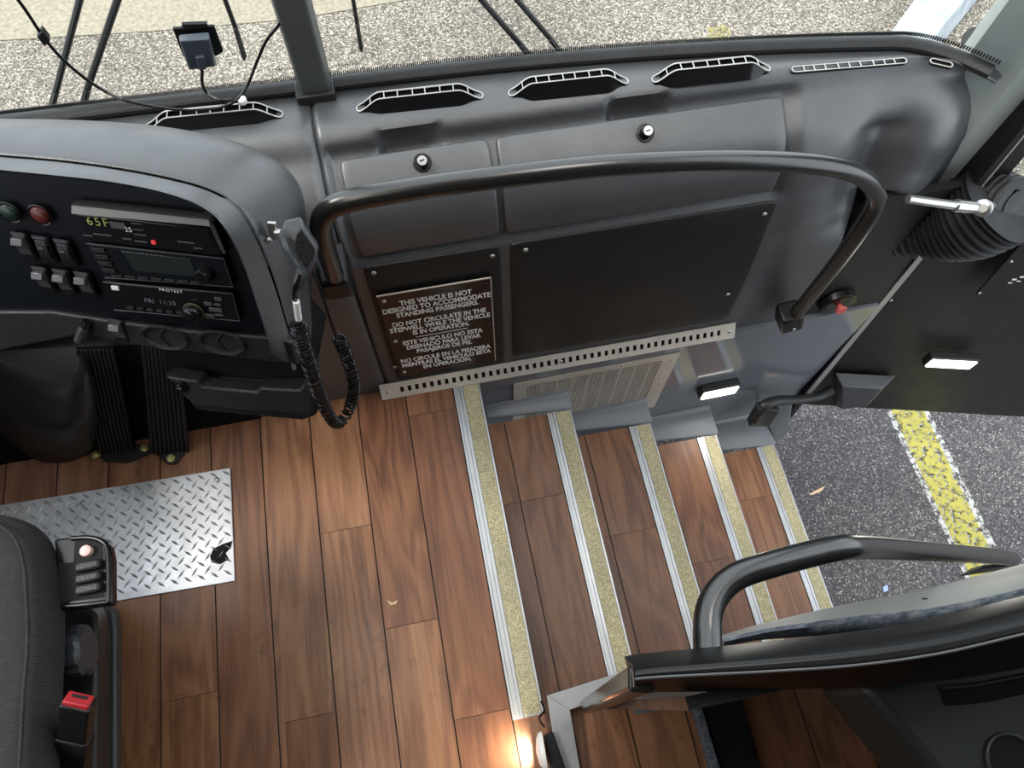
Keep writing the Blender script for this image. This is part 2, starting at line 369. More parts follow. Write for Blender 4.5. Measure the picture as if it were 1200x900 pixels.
for i in range(1, 5):
    z = -RS*i; xa = TX[i-1]+.010; xb = TX[i]+.006
    mb = MB(); ya = yt_(xa); yb_ = yt_(xb); wa = yf(xa); wb = yf(xb)
    lo0 = [V((xa, ya, z+.001)), V((xa, ya-.002, z+.007)), V((xa, ya+.004, z+.011)), V((xa, wa-.012, z+.012)), V((xa, wa-.0005, z+.022)), V((xa, wa-.0005, z+.001))]
    lo1 = [V((xb, yb_, z+.001)), V((xb, yb_-.002, z+.007)), V((xb, yb_+.004, z+.011)), V((xb, wb-.012, z+.012)), V((xb, wb-.0005, z+.022)), V((xb, wb-.0005, z+.001))]
    mb.add(lo0+lo1, [(0, 1, 2, 3, 4, 5), (11, 10, 9, 8, 7, 6)]+[(q, q+6, (q+1) % 6+6, (q+1) % 6) for q in range(6)])
    if i == 4:
        mb.slab([(xb, yb_, z+.004), (xb+.055, yb_+.03, z+.004), (xb+.065, wb-.002, z+.13), (xb-.02, wb-.002, z+.024), (xb, yb_+.01, z+.012)], (0, .012, 0))
    tag(obj('end_moulding', mb, GREYT, bevel=.003), ['', 'grey end moulding on the first step under the vent grille', 'grey end moulding on the middle step under the vent grille',
        'grey end moulding below the lit stepwell lamp', 'grey end moulding with corner plate on the lowest step'][i], 'moulding', 'grey mouldings at the front ends of the steps')

# ------------------------------------------------------------------ dashboard
PROF = [(.780, -.03), (.784, .03), (.800, .28), (.822, .46), (.829, .500), (.832, .530), (.838, .575), (.862, .625), (.900, .655), (.938, .676), (.958, .694), (.972, .704), (.995, .712), (1.03, .712), (1.075, .703), (1.12, .695)]
PS = cat([V((0, y, z)) for y, z in PROF], 10)
LEN = [0]
for i in range(1, len(PS)): LEN.append(LEN[-1]+(PS[i]-PS[i-1]).length)
TL_ = LEN[-1]
def prof(s):
    s = max(0, min(TL_, s)); i = 1
    while i < len(LEN)-1 and LEN[i] < s: i += 1
    k = (s-LEN[i-1])/(LEN[i]-LEN[i-1]); p = PS[i-1].lerp(PS[i], k); d = (PS[i]-PS[i-1]).normalized()
    return p.y, p.z, -d.z, d.y   # point and outward normal (towards -Y, +Z)
def s_at(z):   # arc length where the front reaches height z
    for i in range(1, len(PS)):
        if PS[i].z >= z: return LEN[i-1]+(LEN[i]-LEN[i-1])*(z-PS[i-1].z)/(PS[i].z-PS[i-1].z)
def ss(a, b, x):
    t = max(0, min(1, (x-a)/(b-a))); return t*t*(3-2*t)
def wsy(x):
    x = min(x, 1.10)
    return wsy_(x)
def wsy_(x):      # line of the windscreen base in plan at shelf height
    return 1.072-.03*x-.075*max(0, x)**2-.55*max(0, x-.93)**2*6
SL0, SL1 = s_at(.512), s_at(.674)
def surf(x, s, off=0, base=True):
    y, z, ny, nz = prof(s)
    k = ss(.9, 1.10, y); dy = (wsy(x)+.03-1.12)*k
    if base:
        inl = ss(-.155, -.135, x)*(1-ss(.715, .745, x))*ss(SL0-.02, SL0, s)*(1-ss(SL1+.012, SL1+.03, s))
        off -= .012*inl
        for cx_ in (.005, .43):
            off -= .030*(1-ss(.045, .060, abs(x-cx_)))*ss(SL1-.012, SL1, s)*(1-ss(SL1+.03, SL1+.045, s))
        off += .006*math.exp(-((s-s_at(.7115)+.012)/.012)**2)*0
        off -= .055*math.exp(-((x-.93)/.055)**2)*(1-ss(s_at(.60), s_at(.665), s))*ss(s_at(.30), s_at(.50), s)
        # narrow seam left of the first lid
        off -= .010*math.exp(-((x+.158)/.004)**2)
        off -= .006*ss(.74, .79, x)*(1-ss(s_at(.36), s_at(.40), s))
    zs = .455-.05*ss(.95, 1.15, x)
    off -= .062*ss(.950, .968, x)*(1-ss(s_at(zs-.012), s_at(zs), s))
    r = ss(1.02, 1.15, x)
    yy = y+dy+ny*off+.05*r*r; zz = z+nz*off-.03*r*r
    return V((x, yy, zz))
def patch(x0, x1, s0, s1, off, th=.008, nx=24, ns=14, rad=.012):
    mb = MB(); W2 = x1-x0; H2 = s1-s0; rows = []
    xs = [x0-.0005, x0, x0+.002]+[x0+.005+(W2-.010)*i/nx for i in range(nx+1)]+[x1-.002, x1, x1+.0005]
    sl = [s0-.0005, s0, s0+.002]+[s0+.005+(H2-.010)*i/ns for i in range(ns+1)]+[s1-.002, s1, s1+.0005]
    for s in sl:
        row = []
        for x in xs:
            e = min(x-x0, x1-x, s-s0, s1-s)
            o_ = off-th if e < -.0001 else off-.0028 if e < .001 else off-.0008 if e < .004 else off
            dx = min(x-x0, x1-x); ds = min(s-s0, s1-s); xx, s_ = x, s
            if dx < rad and ds < rad:   # rounded corners
                a = V((rad-dx, rad-ds)); m = max(a.x, a.y)
                if a.length > 1e-6 and m > 0:
                    q = a*(m/a.length); xx = x+(a.x-q.x)*(1 if x-x0 < x1-x else -1); s_ = s+(a.y-q.y)*(1 if s-s0 < s1-s else -1)
            row.append(surf(xx, s_, o_, base=False))
        rows.append(row)
    return mb.grid(rows)
dash = thing('dashboard', 'wide grey moulded dashboard below the windscreen, running right from the driver console to the door', 'dashboard', (.4, .9, 0))
xs = sorted(set([round(-1.2+.02*i, 4) for i in range(119)]+[-.162, -.158, -.154, -.15, -.146, -.142, -.138, -.134, -.13, .71, .73, .75, -.05, -.06, .06, .07, .37, .39, .48, .49]))
xs = [x for x in xs if -.47 < x <= 1.152]+[1.155]
rows = []
for k in range(111):
    rows.append([surf(x, TL_*k/110) for x in xs])
for r in (rows[0],): pass
body = MB().grid(rows)
rb = [r[-1] for r in rows]; body.add(rb+[q+V((.004, .09, -.01)) for q in rb], [(i, i+1, i+1+len(rb), i+len(rb)) for i in range(len(rb)-1)])
obj('body', body, DASH, dash, smooth=60)
sb = s_at(.700); xl = [-1.22+.04*i for i in range(19)]+[-.455]
obj('shelf', MB().grid([[surf(x, sb+(TL_-sb)*k/20) for x in xl] for k in range(21)]), DASH, dash, smooth=60, label='grey shelf behind the console cowl')
def px_x(px, py, s):      # x where the pixel ray meets the dash surface near arc length s
    q = surf(0, s); p = at(px, py, z=q.z); return p.x
lidx = [(-.125, .146), (.160, .712)]
for (a, b), l in zip(lidx, ('short compartment lid with a round lock', 'long compartment lid with a round lock')):
    lid = obj('compartment_lid', patch(a, b, SL0+.002, SL1+.002, -.002), DASH, dash, smooth=50, label=l)
PN0 = s_at(.075); PN1 = s_at(.492)
pl = obj('lower_panel', patch(-.128, .146, PN0-.03, PN1, .005, .02), PANEL, dash, smooth=50)
pr = obj('lower_panel', patch(.166, .728, PN0-.01, PN1, .005, .02), PANEL, dash, smooth=50)
lock_s = s_at(.644)
def on_dash(px_, py_, off=.005, both=False):
    best = None
    for k in range(400):
        s = TL_*.92*k/399; q = surf(.3, s, off, False); p = at(px_, py_, z=q.z)
        e = abs(p.y-surf(p.x, s, off, False).y)
        if best is None or e < best[0]: best = (e, p, s)
    return (best[1], best[2]) if both else best[1]
for px_, py_ in ((495, 191), (756, 156)):
    c, s_ = on_dash(px_, py_, -.002, True); n = (surf(c.x, s_, .01, False)-surf(c.x, s_, 0, False)).normalized()
    k = obj('lid_lock', MB().cyl(c+n*.001, n, .017, .004, 28).cyl(c+n*.010, n, .0105, .018, 24), GLOSSB, dash, bevel=.001)
    obj('key_barrel', MB().cyl(c+n*.0195, n, .0085, .003, 24), CHROME, k)
    obj('key_slot', MB().obox(c+n*.0215, V((1, .3, 0)), n.cross(V((1, .3, 0))), n, .009, .0022, .0016), VOID, k)
def screw(c, n, parent, r=.006, mat=SCREW, name='screw'):
    n = V(n).normalized(); c = V(c)
    mb = MB(); seg = 16; mb.tube([c, c+n*.0012, c+n*.0024, c+n*.003], [r, r*.96, r*.7, r*.25], seg)
    return obj(name, mb, mat, parent, smooth=60)
nf = V((0, -.99, .09)).normalized()
for p_ in ((438, 320), (577, 300), (616, 293), (896, 251), (853, 345), (463, 430)): screw(on_dash(*p_), nf, dash, .0055)
# dark bracket bar under the pod at the right end
# notice plate
nt = thing('notice_plate', 'brown black notice plate with white capital lettering screwed above the slotted strip', 'notice', on_dash(508, 430))
pq = [on_dash(440, 346), on_dash(574, 325), on_dash(577, 407), on_dash(462, 436)]
pu = V((0, .075, .9972)).normalized(); pxv = V((1, 0, 0)); pn = pxv.cross(pu)
P_ = on_dash(508, 385)+V((0, -.002, 0)); P_.y = on_dash(508, 385).y-.0025
wl = at(441, 347, p=P_, n=pn).x; wr = at(575, 326, p=P_, n=pn).x; zt = at(508, 336, p=P_, n=pn); zb = at(516, 433, p=P_, n=pn)
cx0 = (wl+wr)/2; hz = (zt-zb).length
NB = Mat('brown black plate', (.028, .016, .014), .22).m
cc = P_+V((cx0-P_.x, 0, 0)); cc = zb.lerp(zt, .5); cc.x = cx0
PW = wr-wl
pb = obj('plate', MB().obox(cc, pxv, pu, pn, PW, hz, .003), NB, nt, bevel=.0006, seg=1)
obj('steel_edge', MB().obox(cc+pu*hz/2+pn*.0012, pxv, pu, pn, PW, .0025, .0028).obox(cc+pxv*PW/2+pn*.0012, pxv, pu, pn, .0022, hz, .0028), STEEL, nt)
TXT = ['THIS VEHICLE IS NOT', 'DESIGNED TO ACCOMMODATE', 'STANDING PASSENGERS.', None, 'DO NOT CIRCULATE IN THE', 'STEPWELL WHILE THE VEHICLE', 'IS IN OPERATION.', 'RULE',
       'ESTE VEHICULO NO ESTA', 'DISENADO PARA LEVAR', 'PASAJEROS DE PIE.', None, 'NO CIRCULE EN LA PISADERA', 'MIENTRAS EL VEHICULO ESTA', 'EN OPERACION.']
step_ = hz*.84/13.6; y_ = hz*.5-hz*.085-step_*.7; ts = step_*1.12
_c = bpy.data.curves.new('m', 'FONT'); _c.body = 'DESIGNED TO ACCOMMODATE'; _c.size = ts; _o = bpy.data.objects.new('m', _c); COL.objects.link(_o); bpy.context.view_layer.update(); tw = _o.dimensions.x; bpy.data.objects.remove(_o)
tsx = PW*.97/tw
for t_ in TXT:
    if t_ is None: y_ -= step_*.62; continue
    if t_ == 'RULE':
        obj('ruled_line', MB().obox(cc+pu*(y_+step_*.45)+pn*.002, pxv, pu, pn, PW*.5, .0014, .0006), PRINT, nt); y_ -= step_*.75; continue
    text(t_, ts, cc+pu*y_+pn*.0018, pxv, pu, PRINT, nt, align='CENTER', bold=.0008, sx=tsx); y_ -= step_
for u_a, v_a in ((-.45, .44), (.45, .44), (-.45, -.02), (.46, -.02), (-.45, -.44), (.46, -.44)):
    screw(cc+pxv*PW*u_a+pu*hz*v_a+pn*.0015, pn, nt, .005, GLOSSB if u_a > 0 else SCREW)
# slotted stainless strip along the floor
t = thing('slotted_vent_strip', 'long stainless strip with a row of rectangular slots along the foot of the dashboard', 'vent strip', (.28, .77, 0))
xa, xb = -.176, .757
bu = V((0, .022, .036)).normalized(); H_ = .046
b0 = V((0, .757, .002)); nn = V((1, 0, 0)).cross(bu)
def stp(x, h, o=0): return V((x, b0.y, b0.z))+bu*h+nn*o
mb = MB()
def bar(xA, xB, hA, hB): mb.slab([stp(xA, hA, .002), stp(xB, hA, .002), stp(xB, hB, .002), stp(xA, hB, .002)], -nn*.003)
bar(xa, xb, 0, .014); bar(xa, xb, .031, H_)
ns = 45; sx0 = xa+.04; sx1 = xb-.04; pitch = (sx1-sx0)/ns
bar(xa, sx0, .014, .031); bar(sx1, xb, .014, .031)
for k in range(ns):
    bar(sx0+pitch*k, sx0+pitch*k+pitch*.52, .014, .031)
    if k % 4 == 9: pass
obj('strip', mb, STEEL, t); mb = MB(); mb.slab([stp(xa, .010, -.006), stp(xb, .010, -.006), stp(xb, .035, -.006), stp(xa, .035, -.006)], -nn*.002); obj('dark_backing', mb, VOID, t)
for x in (xa+.02, .15, .29, xb-.016): screw(stp(x, .022, .002), nn, t, .0045)
# right end lip: pod lower edge and side bracket cover
# fixings and stepwell grille
gx0, gx1, gz0, gz1 = .165, .628, -.455, -.062
t = thing('vent_grille', 'stainless framed mesh grille on the grey stepwell wall behind the upper steps', 'grille', ((gx0+gx1)/2, .74, gz0))
def sw(x, z, o=0): return V((x, yf(x)-o, z))
mb = MB(); fr_ = .045
for a, b, c, d in ((gx0, gx1, gz1-.03, gz1), (gx0, gx1, gz0, gz0+.035), (gx0, gx0+.035, gz0+.035, gz1-.03), (gx1-fr_, gx1, gz0+.035, gz1-.03)):
    mb.slab([sw(a, c, .004), sw(b, c, .004), sw(b, d, .004), sw(a, d, .004)], (0, .003, 0))
obj('frame', mb, STEEL, t)
mb = MB(); ix0, ix1, iz0, iz1 = gx0+.035, gx1-fr_, gz0+.035, gz1-.03
n1 = 52
for k in range(n1+1):
    x = ix0+(ix1-ix0)*k/n1; w = .0015 if k % 6 else .005; mb.slab([sw(x-w/2, iz0, .0035), sw(x+w/2, iz0, .0035), sw(x+w/2, iz1, .0035), sw(x-w/2, iz1, .0035)], (0, .0015, 0))
n2 = 34
for k in range(n2+1):
    z = iz0+(iz1-iz0)*k/n2; w = .0019; mb.slab([sw(ix0, z-w/2, .0036), sw(ix1, z-w/2, .0036), sw(ix1, z+w/2, .0036), sw(ix0, z+w/2, .0036)], (0, .0015, 0))
obj('mesh', mb, STEEL, t)
obj('dark_backing', MB().slab([sw(ix0, iz0, .0012), sw(ix1, iz0, .0012), sw(ix1, iz1, .0012), sw(ix0, iz1, .0012)], (0, .001, 0)), VOID, t)
for x, z in ((gx1-.018, gz1-.04), (gx1-.018, -.25), (gx1-.03, gz0+.02), (gx0+.3, gz1-.014)): screw(sw(x, z, .004), (0, -1, 0), t, .004)
# step lamp and door lamp
def lamp_fit(name, label, c, ax, nrm, length, size_z, energy):
    ax = V(ax).normalized(); nrm = V(nrm).normalized(); up = ax.cross(nrm); up = up if up.z > 0 else -up; c = V(c)
    t = thing(name, label, 'lamp', c-up*size_z/2)
    hs = MB(); h = length/2; D_ = .030
    hs.obox(c+nrm*(D_-.004)/2, ax, up, nrm, length, size_z, D_-.004)
    obj('housing', hs, SIDE, t, bevel=.005)
    fc = c+nrm*(D_-.002)-up*.002
    obj('lens', MB().obox(fc, ax, up, nrm, length*.90, size_z*.84, .006), LED, t, bevel=.0015)
    l = lamp('lamp_glow', 'AREA', fc+nrm*.008, energy, (1, .95, .85), shape='RECTANGLE', size=length*.85, size_y=size_z*.8, dir=nrm); l.parent = t; l.location = fc+nrm*.008-t.location
    return t
c = at(842, 456, y=.760); c.y = yf(c.x); lamp_fit('step_lamp', 'lit rectangular lamp on the grey stepwell wall beside the grille', c, (1, .014, 0), (.014, -1, 0), .125, .058, .8)
# ------------------------------------------------------------------ grab rails
def conn(mb, path, r, **k): mb.tube(cat(path, 10), r, 18, **k)
Yr = .695
def rp(px_, py_, y=Yr): return at(px_, py_, y=y)
t = thing('grab_rail', 'long bent black grab rail across the front of the dashboard, sloping down to the step', 'rail', at(930, 372, y=.74))
P1 = [at(392, 322, y=.735), at(384, 298, y=.715), rp(376, 266), rp(385, 246), rp(410, 235), rp(470, 224), rp(560, 211), rp(700, 195), rp(820, 189), rp(900, 189), rp(960, 193), rp(1000, 202), rp(1022, 218), rp(1027, 238), rp(1010, 268), rp(975, 315, .71), rp(945, 352, .73), rp(932, 368, .735)]
mb = MB(); conn(mb, P1, .0165); obj('tube', mb, RAIL, t, smooth=60)
c = at(393, 330, y=.75)
obj('bracket', MB().obox(c+V((0, .022, 0)), (1, 0, 0), (0, 1, .1), (0, -.1, 1), .056, .085, .066), BLK, t, bevel=.009)
screw(c+V((.0, -.013, -.012)), (0, -1, .1), t, .005)
c = at(926, 370, y=.745)
obj('bracket', MB().obox(c+V((0, .0, -.005)), (1, 0, .2), (0, 1, 0), (-.3, 0, 1), .058, .058, .075), BLK, t, bevel=.009)
screw(c+V((.006, -.030, -.02)), (0, -1, .1), t, .005)

# ------------------------------------------------------------------ dashboard vents on the shelf
def shelf_vent(label, pa, pb, hump, n=9, small=False, group='defroster vents on the dashboard shelf'):
    z0 = .7125; A = at(*pa, z=z0); B = at(*pb, z=z0); d = (B-A); L_ = d.length; d.normalize(); back = V((-d.y, d.x, 0))
    t = thing('defroster_vent', label, 'vent', A.lerp(B, .5), group)
    def cz(k):
        e = min(k, 1-k); h = ss(0, .2, e) if hump else 0
        return h
    m = 72; wd = .016 if not small else .013; top = []; fr1 = []; bk1 = []
    for i in range(m+1):
        k = i/m; k = .5-.5*math.cos(math.pi*k)*(1-.0) if 0 else k+.0; k = k-.12*math.sin(2*math.pi*k); h = cz(k); e = min(k, 1-k)*L_; w = wd/2*math.sqrt(max(0, 1-(max(0, wd*.5-e)/(wd*.5))**2))
        p = A+d*L_*k+V((0, 0, hump*h+.001))+back*(hump*.25*h)
        fr1.append(p-back*w); bk1.append(p+back*w)
    loop = fr1+bk1[::-1]
    mb = MB(); mb.tube(loop+[loop[0]], .0014 if not small else .0012, 6, cap=False)
    for i in range(1, n):
        j = min(range(m+1), key=lambda q: abs(q/m-.12*math.sin(2*math.pi*q/m)-i/n)); mb.tube([fr1[j], bk1[j]], .0011, 6)
    obj('frame', mb, FRAMEG, t, smooth=60)
    # dark duct: slot floor and front skirt down to the shelf
    mb = MB(); dn = V((0, 0, -.006))
    rows = [[q-back*.0012+V((0, 0, .0)) for q in fr1], [q+dn for q in fr1], [q+dn for q in bk1], [q+back*.001 for q in bk1]]
    mb.grid(rows)
    if hump:
        base = []
        for i in range(m+1):
            k = i/m; k = k-.12*math.sin(2*math.pi*k); h = cz(k); p = A+d*L_*k; base.append(V((p.x, p.y, z0-.004))-back*(wd*.5+.012*h))
        mb.grid([[q-back*.0012 for q in fr1], [q-back*(.003)-V((0, 0, .004)) for q in fr1], base])
        bb = [V((q.x, q.y, z0-.01)) for q in bk1]; mb.grid([[q+back*.001 for q in bk1], bb])
    obj('duct', mb, GLOSSB if hump else VOID, t, smooth=60, fix=False)
    return t
shelf_vent('raised defroster vent nearest the driver, partly hidden by the console cowl', (170, 150), (332, 134), .020, 10)
shelf_vent('raised defroster vent just right of the grey windscreen post', (418, 128), (566, 112), .020, 9)
shelf_vent('raised defroster vent in the middle of the dashboard shelf', (596, 110), (736, 95), .020, 9)
shelf_vent('raised defroster vent next to the long flat slot vent', (764, 94), (902, 80), .020, 9)
shelf_vent('flat slotted defroster vent near the right end of the dashboard', (928, 82), (1062, 71), 0, 10, True)
shelf_vent('tiny flat vent at the far right corner of the dashboard', (1090, 71), (1116, 77), 0, 1, True)

# ------------------------------------------------------------------ windscreen, gasket, post
GL = V((0, -.10, 1)).normalized()
def basep(x, z=.70): return V((x, wsy(x)+.012, z))
def pane(name, x0, x1):
    mb = MB(); n = 20; rows = []
    for zz in (.69, 1.2, 2.12):
        rows.append([basep(x0+(x1-x0)*i/n, zz)+V((0, -.10*(zz-.7), 0)) for i in range(n+1)])
    mb.grid(rows); struct(name, mb, GLASS, center=False, smooth=0, fix=False)
XS = at(372, 118, z=.71).x
pane('window_1', -1.24, XS); pane('window_2', XS, 1.10)
for nm, x0, x1 in (('trim_2', -1.24, XS-.012), ('trim_3', XS+.012, 1.085)):
    mb = MB(); n = 40; pts = [basep(x0+(x1-x0)*i/n, .710)+V((0, -.004, 0)) for i in range(n+1)]
    mb.tube(pts, .0155, 10, flat=.75)
    # serrated upper border of the seal
    for i in range(n*8):
        k = (i+.5)/(n*8); x = x0+(x1-x0)*k; q = basep(x, .735)+V((0, -.009, 0)); mb.obox(q, (1, 0, 0), (0, 1, 0), GL, (x1-x0)/(n*8)*.5, .003, .008)
    struct(nm, mb, RUB, center=False)
# centre post
mb = MB(); b = basep(XS, .70); dv = V((.03, -.10, 1.0))
prof_ = [(-.030, -.012), (-.024, -.034), (.024, -.034), (.030, -.012), (.030, .012), (-.030, .012)]
z1 = 1.42
rows = [[b+V((x, y, 0)) +dv*s for x, y in prof_+prof_[:1]] for s in (0, .3, .7, z1)]
mb.grid(rows); struct('trim_4', mb, GREYT if False else Mat('dark grey post', (.075, .082, .080), .45).m, center=False, bevel=.004)
tag(obj('post_foot', MB().box((b.x-.036, b.y-.046, .700), (b.x+.034, b.y+.0, .724)), SIDE, bevel=.004), 'dark foot cap at the base of the windscreen centre post', 'cap')
# pillar at the right of the windscreen and door jamb
mb = MB(); 
pa, pb, pc = V((1.075, .945, .36)), V((1.150, .885, .36)), V((1.215, .862, .36))
lean = V((.0, -.02, 1))
for q0, q1 in ((pa, pb), (pb, pc)):
    mb.add([q0, q1, q1+lean*1.75, q0+lean*1.75, q0+V((.03, .05, 0)), q1+V((.03, .05, 0)), q1+V((.03, .05, 0))+lean*1.75, q0+V((.03, .05, 0))+lean*1.75],
           [(0, 1, 2, 3), (4, 7, 6, 5), (0, 4, 5, 1), (1, 5, 6, 2), (2, 6, 7, 3), (3, 7, 4, 0)])
struct('trim_5', mb, PILLAR, center=False)
def jam(z, dx=0, dy=0): return V((1.2+dx, .806+.05*z+dy, z))
mb = MB()
for (x0, x1, y0, y1) in ((-.008, .020, -.012, .05),):
    mb.add([jam(-.80, x0, y0), jam(-.80, x1, y0), jam(-.80, x1, y1), jam(-.80, x0, y1), jam(2.1, x0, y0), jam(2.1, x1, y0), jam(2.1, x1, y1), jam(2.1, x0, y1)],
           [(0, 1, 2, 3), (4, 7, 6, 5), (0, 4, 5, 1), (1, 5, 6, 2), (2, 6, 7, 3), (3, 7, 4, 0)])
struct('trim_6', mb, BLK, center=False, bevel=.003)
mb = MB().slab([jam(-.60, -.014, -.020), jam(-.60, .003, -.022), jam(.26, .003, -.022), jam(.26, -.014, -.020)], (0, .004, 0)); struct('trim_7', mb, SILV, center=False)
mb = MB().slab([jam(.32, .010, -.014), jam(.32, .014, -.014), jam(1.6, .014, -.014), jam(1.6, .010, -.014)], (0, .003, 0)); struct('trim_8', mb, SILV, center=False)
# side filler between stepwell front wall and jamb, above step level
mb = MB().slab([(.955, .788, -.004), (1.185, .788, -.004), (1.19, .820, .44), (.955, .815, .44)], (0, .02, 0)); struct('trim_9', mb, PANEL, center=False)

# ------------------------------------------------------------------ entrance door swung open
D0 = V((1.222, .786, -.75)); dw = V((.9675, -.2530, 0)).normalized(); dn = V((-dw.y, dw.x, 0))  # dn points forward
du = V((0, .05, 1)).normalized()
door = thing('entrance_door', 'dark grey entrance door swung open outside, its lower edge above the asphalt', 'door', D0)
def dp(a, h, o=0): return D0+dw*a+du*h-dn*o
mb = MB(); mb.slab([dp(0, 0), dp(.85, .0), dp(.85, 1.15), dp(0, 1.15)], dn*.04); obj('panel', mb, PANEL, door, bevel=.006)
mb = MB(); mb.slab([dp(0, 1.15), dp(.06, 1.15), dp(.06, 2.6), dp(0, 2.6)], dn*.04); mb.slab([dp(.80, 1.15), dp(.85, 1.15), dp(.85, 2.6), dp(.80, 2.6)], dn*.04); mb.slab([dp(0, 2.6), dp(.85, 2.6), dp(.85, 2.66), dp(0, 2.66)], dn*.04)
obj('frame', mb, PANEL, door)
obj('pane', MB().slab([dp(.06, 1.15, -.02), dp(.80, 1.15, -.02), dp(.80, 2.6, -.02), dp(.06, 2.6, -.02)], dn*.002), GLASS, door)
def ondoor(px_, py_, o=0): return at(px_, py_, p=D0-dn*o, n=-dn+du*.0)
ap = [ondoor(1143, 343, .0), ondoor(1215, 262, 0), ondoor(1290, 300, 0), ondoor(1260, 352, 0)]
ac = obj('access_plate', MB().slab([q-dn*.006 for q in ap], dn*.005), PANEL, door, bevel=.001)
for p_ in ((1147, 341), (1184, 304), (1194, 259)): screw(ondoor(*p_)-dn*.006, -dn, door, .0045)
screw(ondoor(1044, 352), -dn, door, .005)
for k, (a_, b_) in enumerate(((1183, 329), (1188, 325), (1193, 327), (1197, 322))):
    q = ondoor(a_, b_)-dn*.0065
    obj('scuffed_mark', MB().obox(q, dw, du, dn, .010, .0035+.003*(k % 2), .0006), PRINT, door)
c = ondoor(1113, 417)
lamp_fit('door_lamp', 'lit rectangular lamp on the open entrance door', c, dw, -dn, .150, .055, 1.2)
# hinge bracket and arm
t = thing('swing_linkage', 'black cast arm and bracket joining the door foot to the stepwell edge', 'arm', ondoor(1000, 470))
br = [ondoor(978, 436, .0), ondoor(1050, 440, 0), ondoor(1020, 472, 0), ondoor(978, 476, 0)]
cn = ondoor(1000, 453, .035)
mb = MB(); o2 = [q.lerp(cn, .35)-dn*.035 for q in br]
mb.add(br+o2, [(3, 2, 1, 0), (4, 5, 6, 7)]+[(i, (i+1) % 4, (i+1) % 4+4, i+4) for i in range(4)])
brk = obj('bracket', mb, Mat('cast dark grey', (.045, .047, .052), .42).m, t, bevel=.004)
for p_ in ((996, 469), (1018, 466), (1034, 452)): screw(ondoor(*p_, .012)-dn*.003, -dn, brk, .004)
pts = [(976, 456), (960, 464), (935, 468), (908, 470), (893, 478), (884, 492)]
zz = [.745, .735, .725, .715, .705, .70]
path = [at(a_, b_, y=y_) for (a_, b_), y_ in zip(pts, zz)]
obj('arm', MB().tube(cat(path, 6), [.016]*15+[.017]*6+[.018]*10, 10, flat=.7), SIDE, t, smooth=50)
q = at(900, 492, y=.705); obj('pivot', MB().cyl(q, (0, 0, 1), .011, .035, 16), SIDE, t, bevel=.002)
obj('foot', MB().slab([at(878, 500, y=.695), at(902, 500, y=.695), at(914, 482, y=.695), at(890, 480, y=.695)], (0, .03, 0)), SIDE, t, bevel=.004)
# rubber bellows and linkage rod
t = thing('rubber_bellows', 'pleated black rubber bellows between the dashboard end and the open door', 'bellows', at(1100, 300, y=.84))
ctr = [(1022, 292, .845), (1050, 282, .835), (1085, 272, .82), (1120, 262, .80), (1150, 250, .785), (1172, 238, .78)]
cp = cat([at(a_, b_, y=y_) for a_, b_, y_ in ctr], 14)
rad = []; m = len(cp)
for i in range(m):
    k = i/(m-1); base_r = .026+.062*ss(0, .75, k); rad.append(base_r*(1+(.12 if i % 4 < 2 else -.05)))
obj('pleats', MB().tube(cp, rad, 28, flat=1.05), RUB, t, smooth=35)
ec = at(1150, 245, y=.735); en = (CAM-ec).normalized()
en = V((.25, -.75, .6)).normalized(); mb = MB()
ec2 = at(1166, 240, y=.80)
rr = []; pp = []
for k in range(22):
    pp.append(ec2-en*.05+en*(.0045*k)); rr.append((.088-.0012*k)*(1.04 if k % 3 else .95))
pp.append(ec2+en*.048); rr.append(.04); pp.append(ec2+en*.044); rr.append(.02)
obj('collar', MB().tube(pp, rr, 36), RUB, t, smooth=30)
t = thing('linkage_rod', 'bright steel rod with ball joint over the rubber bellows', 'rod', at(1110, 245, y=.73))
a_ = at(1064, 233, y=.72); b_ = at(1122, 241, y=.70); c_ = at(1152, 244, y=.69)
obj('rod', MB().tube([a_, b_], .0085, 16), CHROME, t, smooth=60)
obj('end_fitting', MB().tube([b_-(b_-a_).normalized()*.004, b_+(c_-b_)*.55, c_], [.0125, .0115, .0095], 16), CHROME, t, smooth=60)
vv = (CAM-c_).normalized(); obj('stud', MB().tube([c_, ec2], .008, 12), CHROME, t); obj('ball_joint', MB().tube([c_-vv*.014, c_-vv*.010, c_+vv*.010, c_+vv*.013], [.014, .017, .017, .012], 20).cyl(c_+vv*.016, vv, .008, .008, 12), CHROME, t, smooth=50)
# emergency valve recess
t = thing('emergency_valve', 'red emergency knob in a round black recess beside the lower rail bracket', 'valve', at(985, 368, y=.79))
c = at(982, 355, y=.779)
obj('bezel', MB().tube([c+V((0, .010, 0)), c+V((0, -.006, 0)), c+V((0, -.008, 0)), c+V((0, -.004, 0))], [.048, .046, .040, .036], 32, cap=False), GLOSSB, t, smooth=50)
obj('cup', MB().cyl(c+V((0, .0, 0)), (0, 1, 0), .038, .004, 28), VOID, t)
obj('knob', MB().tube([c+V((0, 0, 0)), c+V((0, -.018, 0)), c+V((0, -.020, 0)), c+V((0, -.026, 0))], [.008, .008, .016, .014], 8), REDK, t)

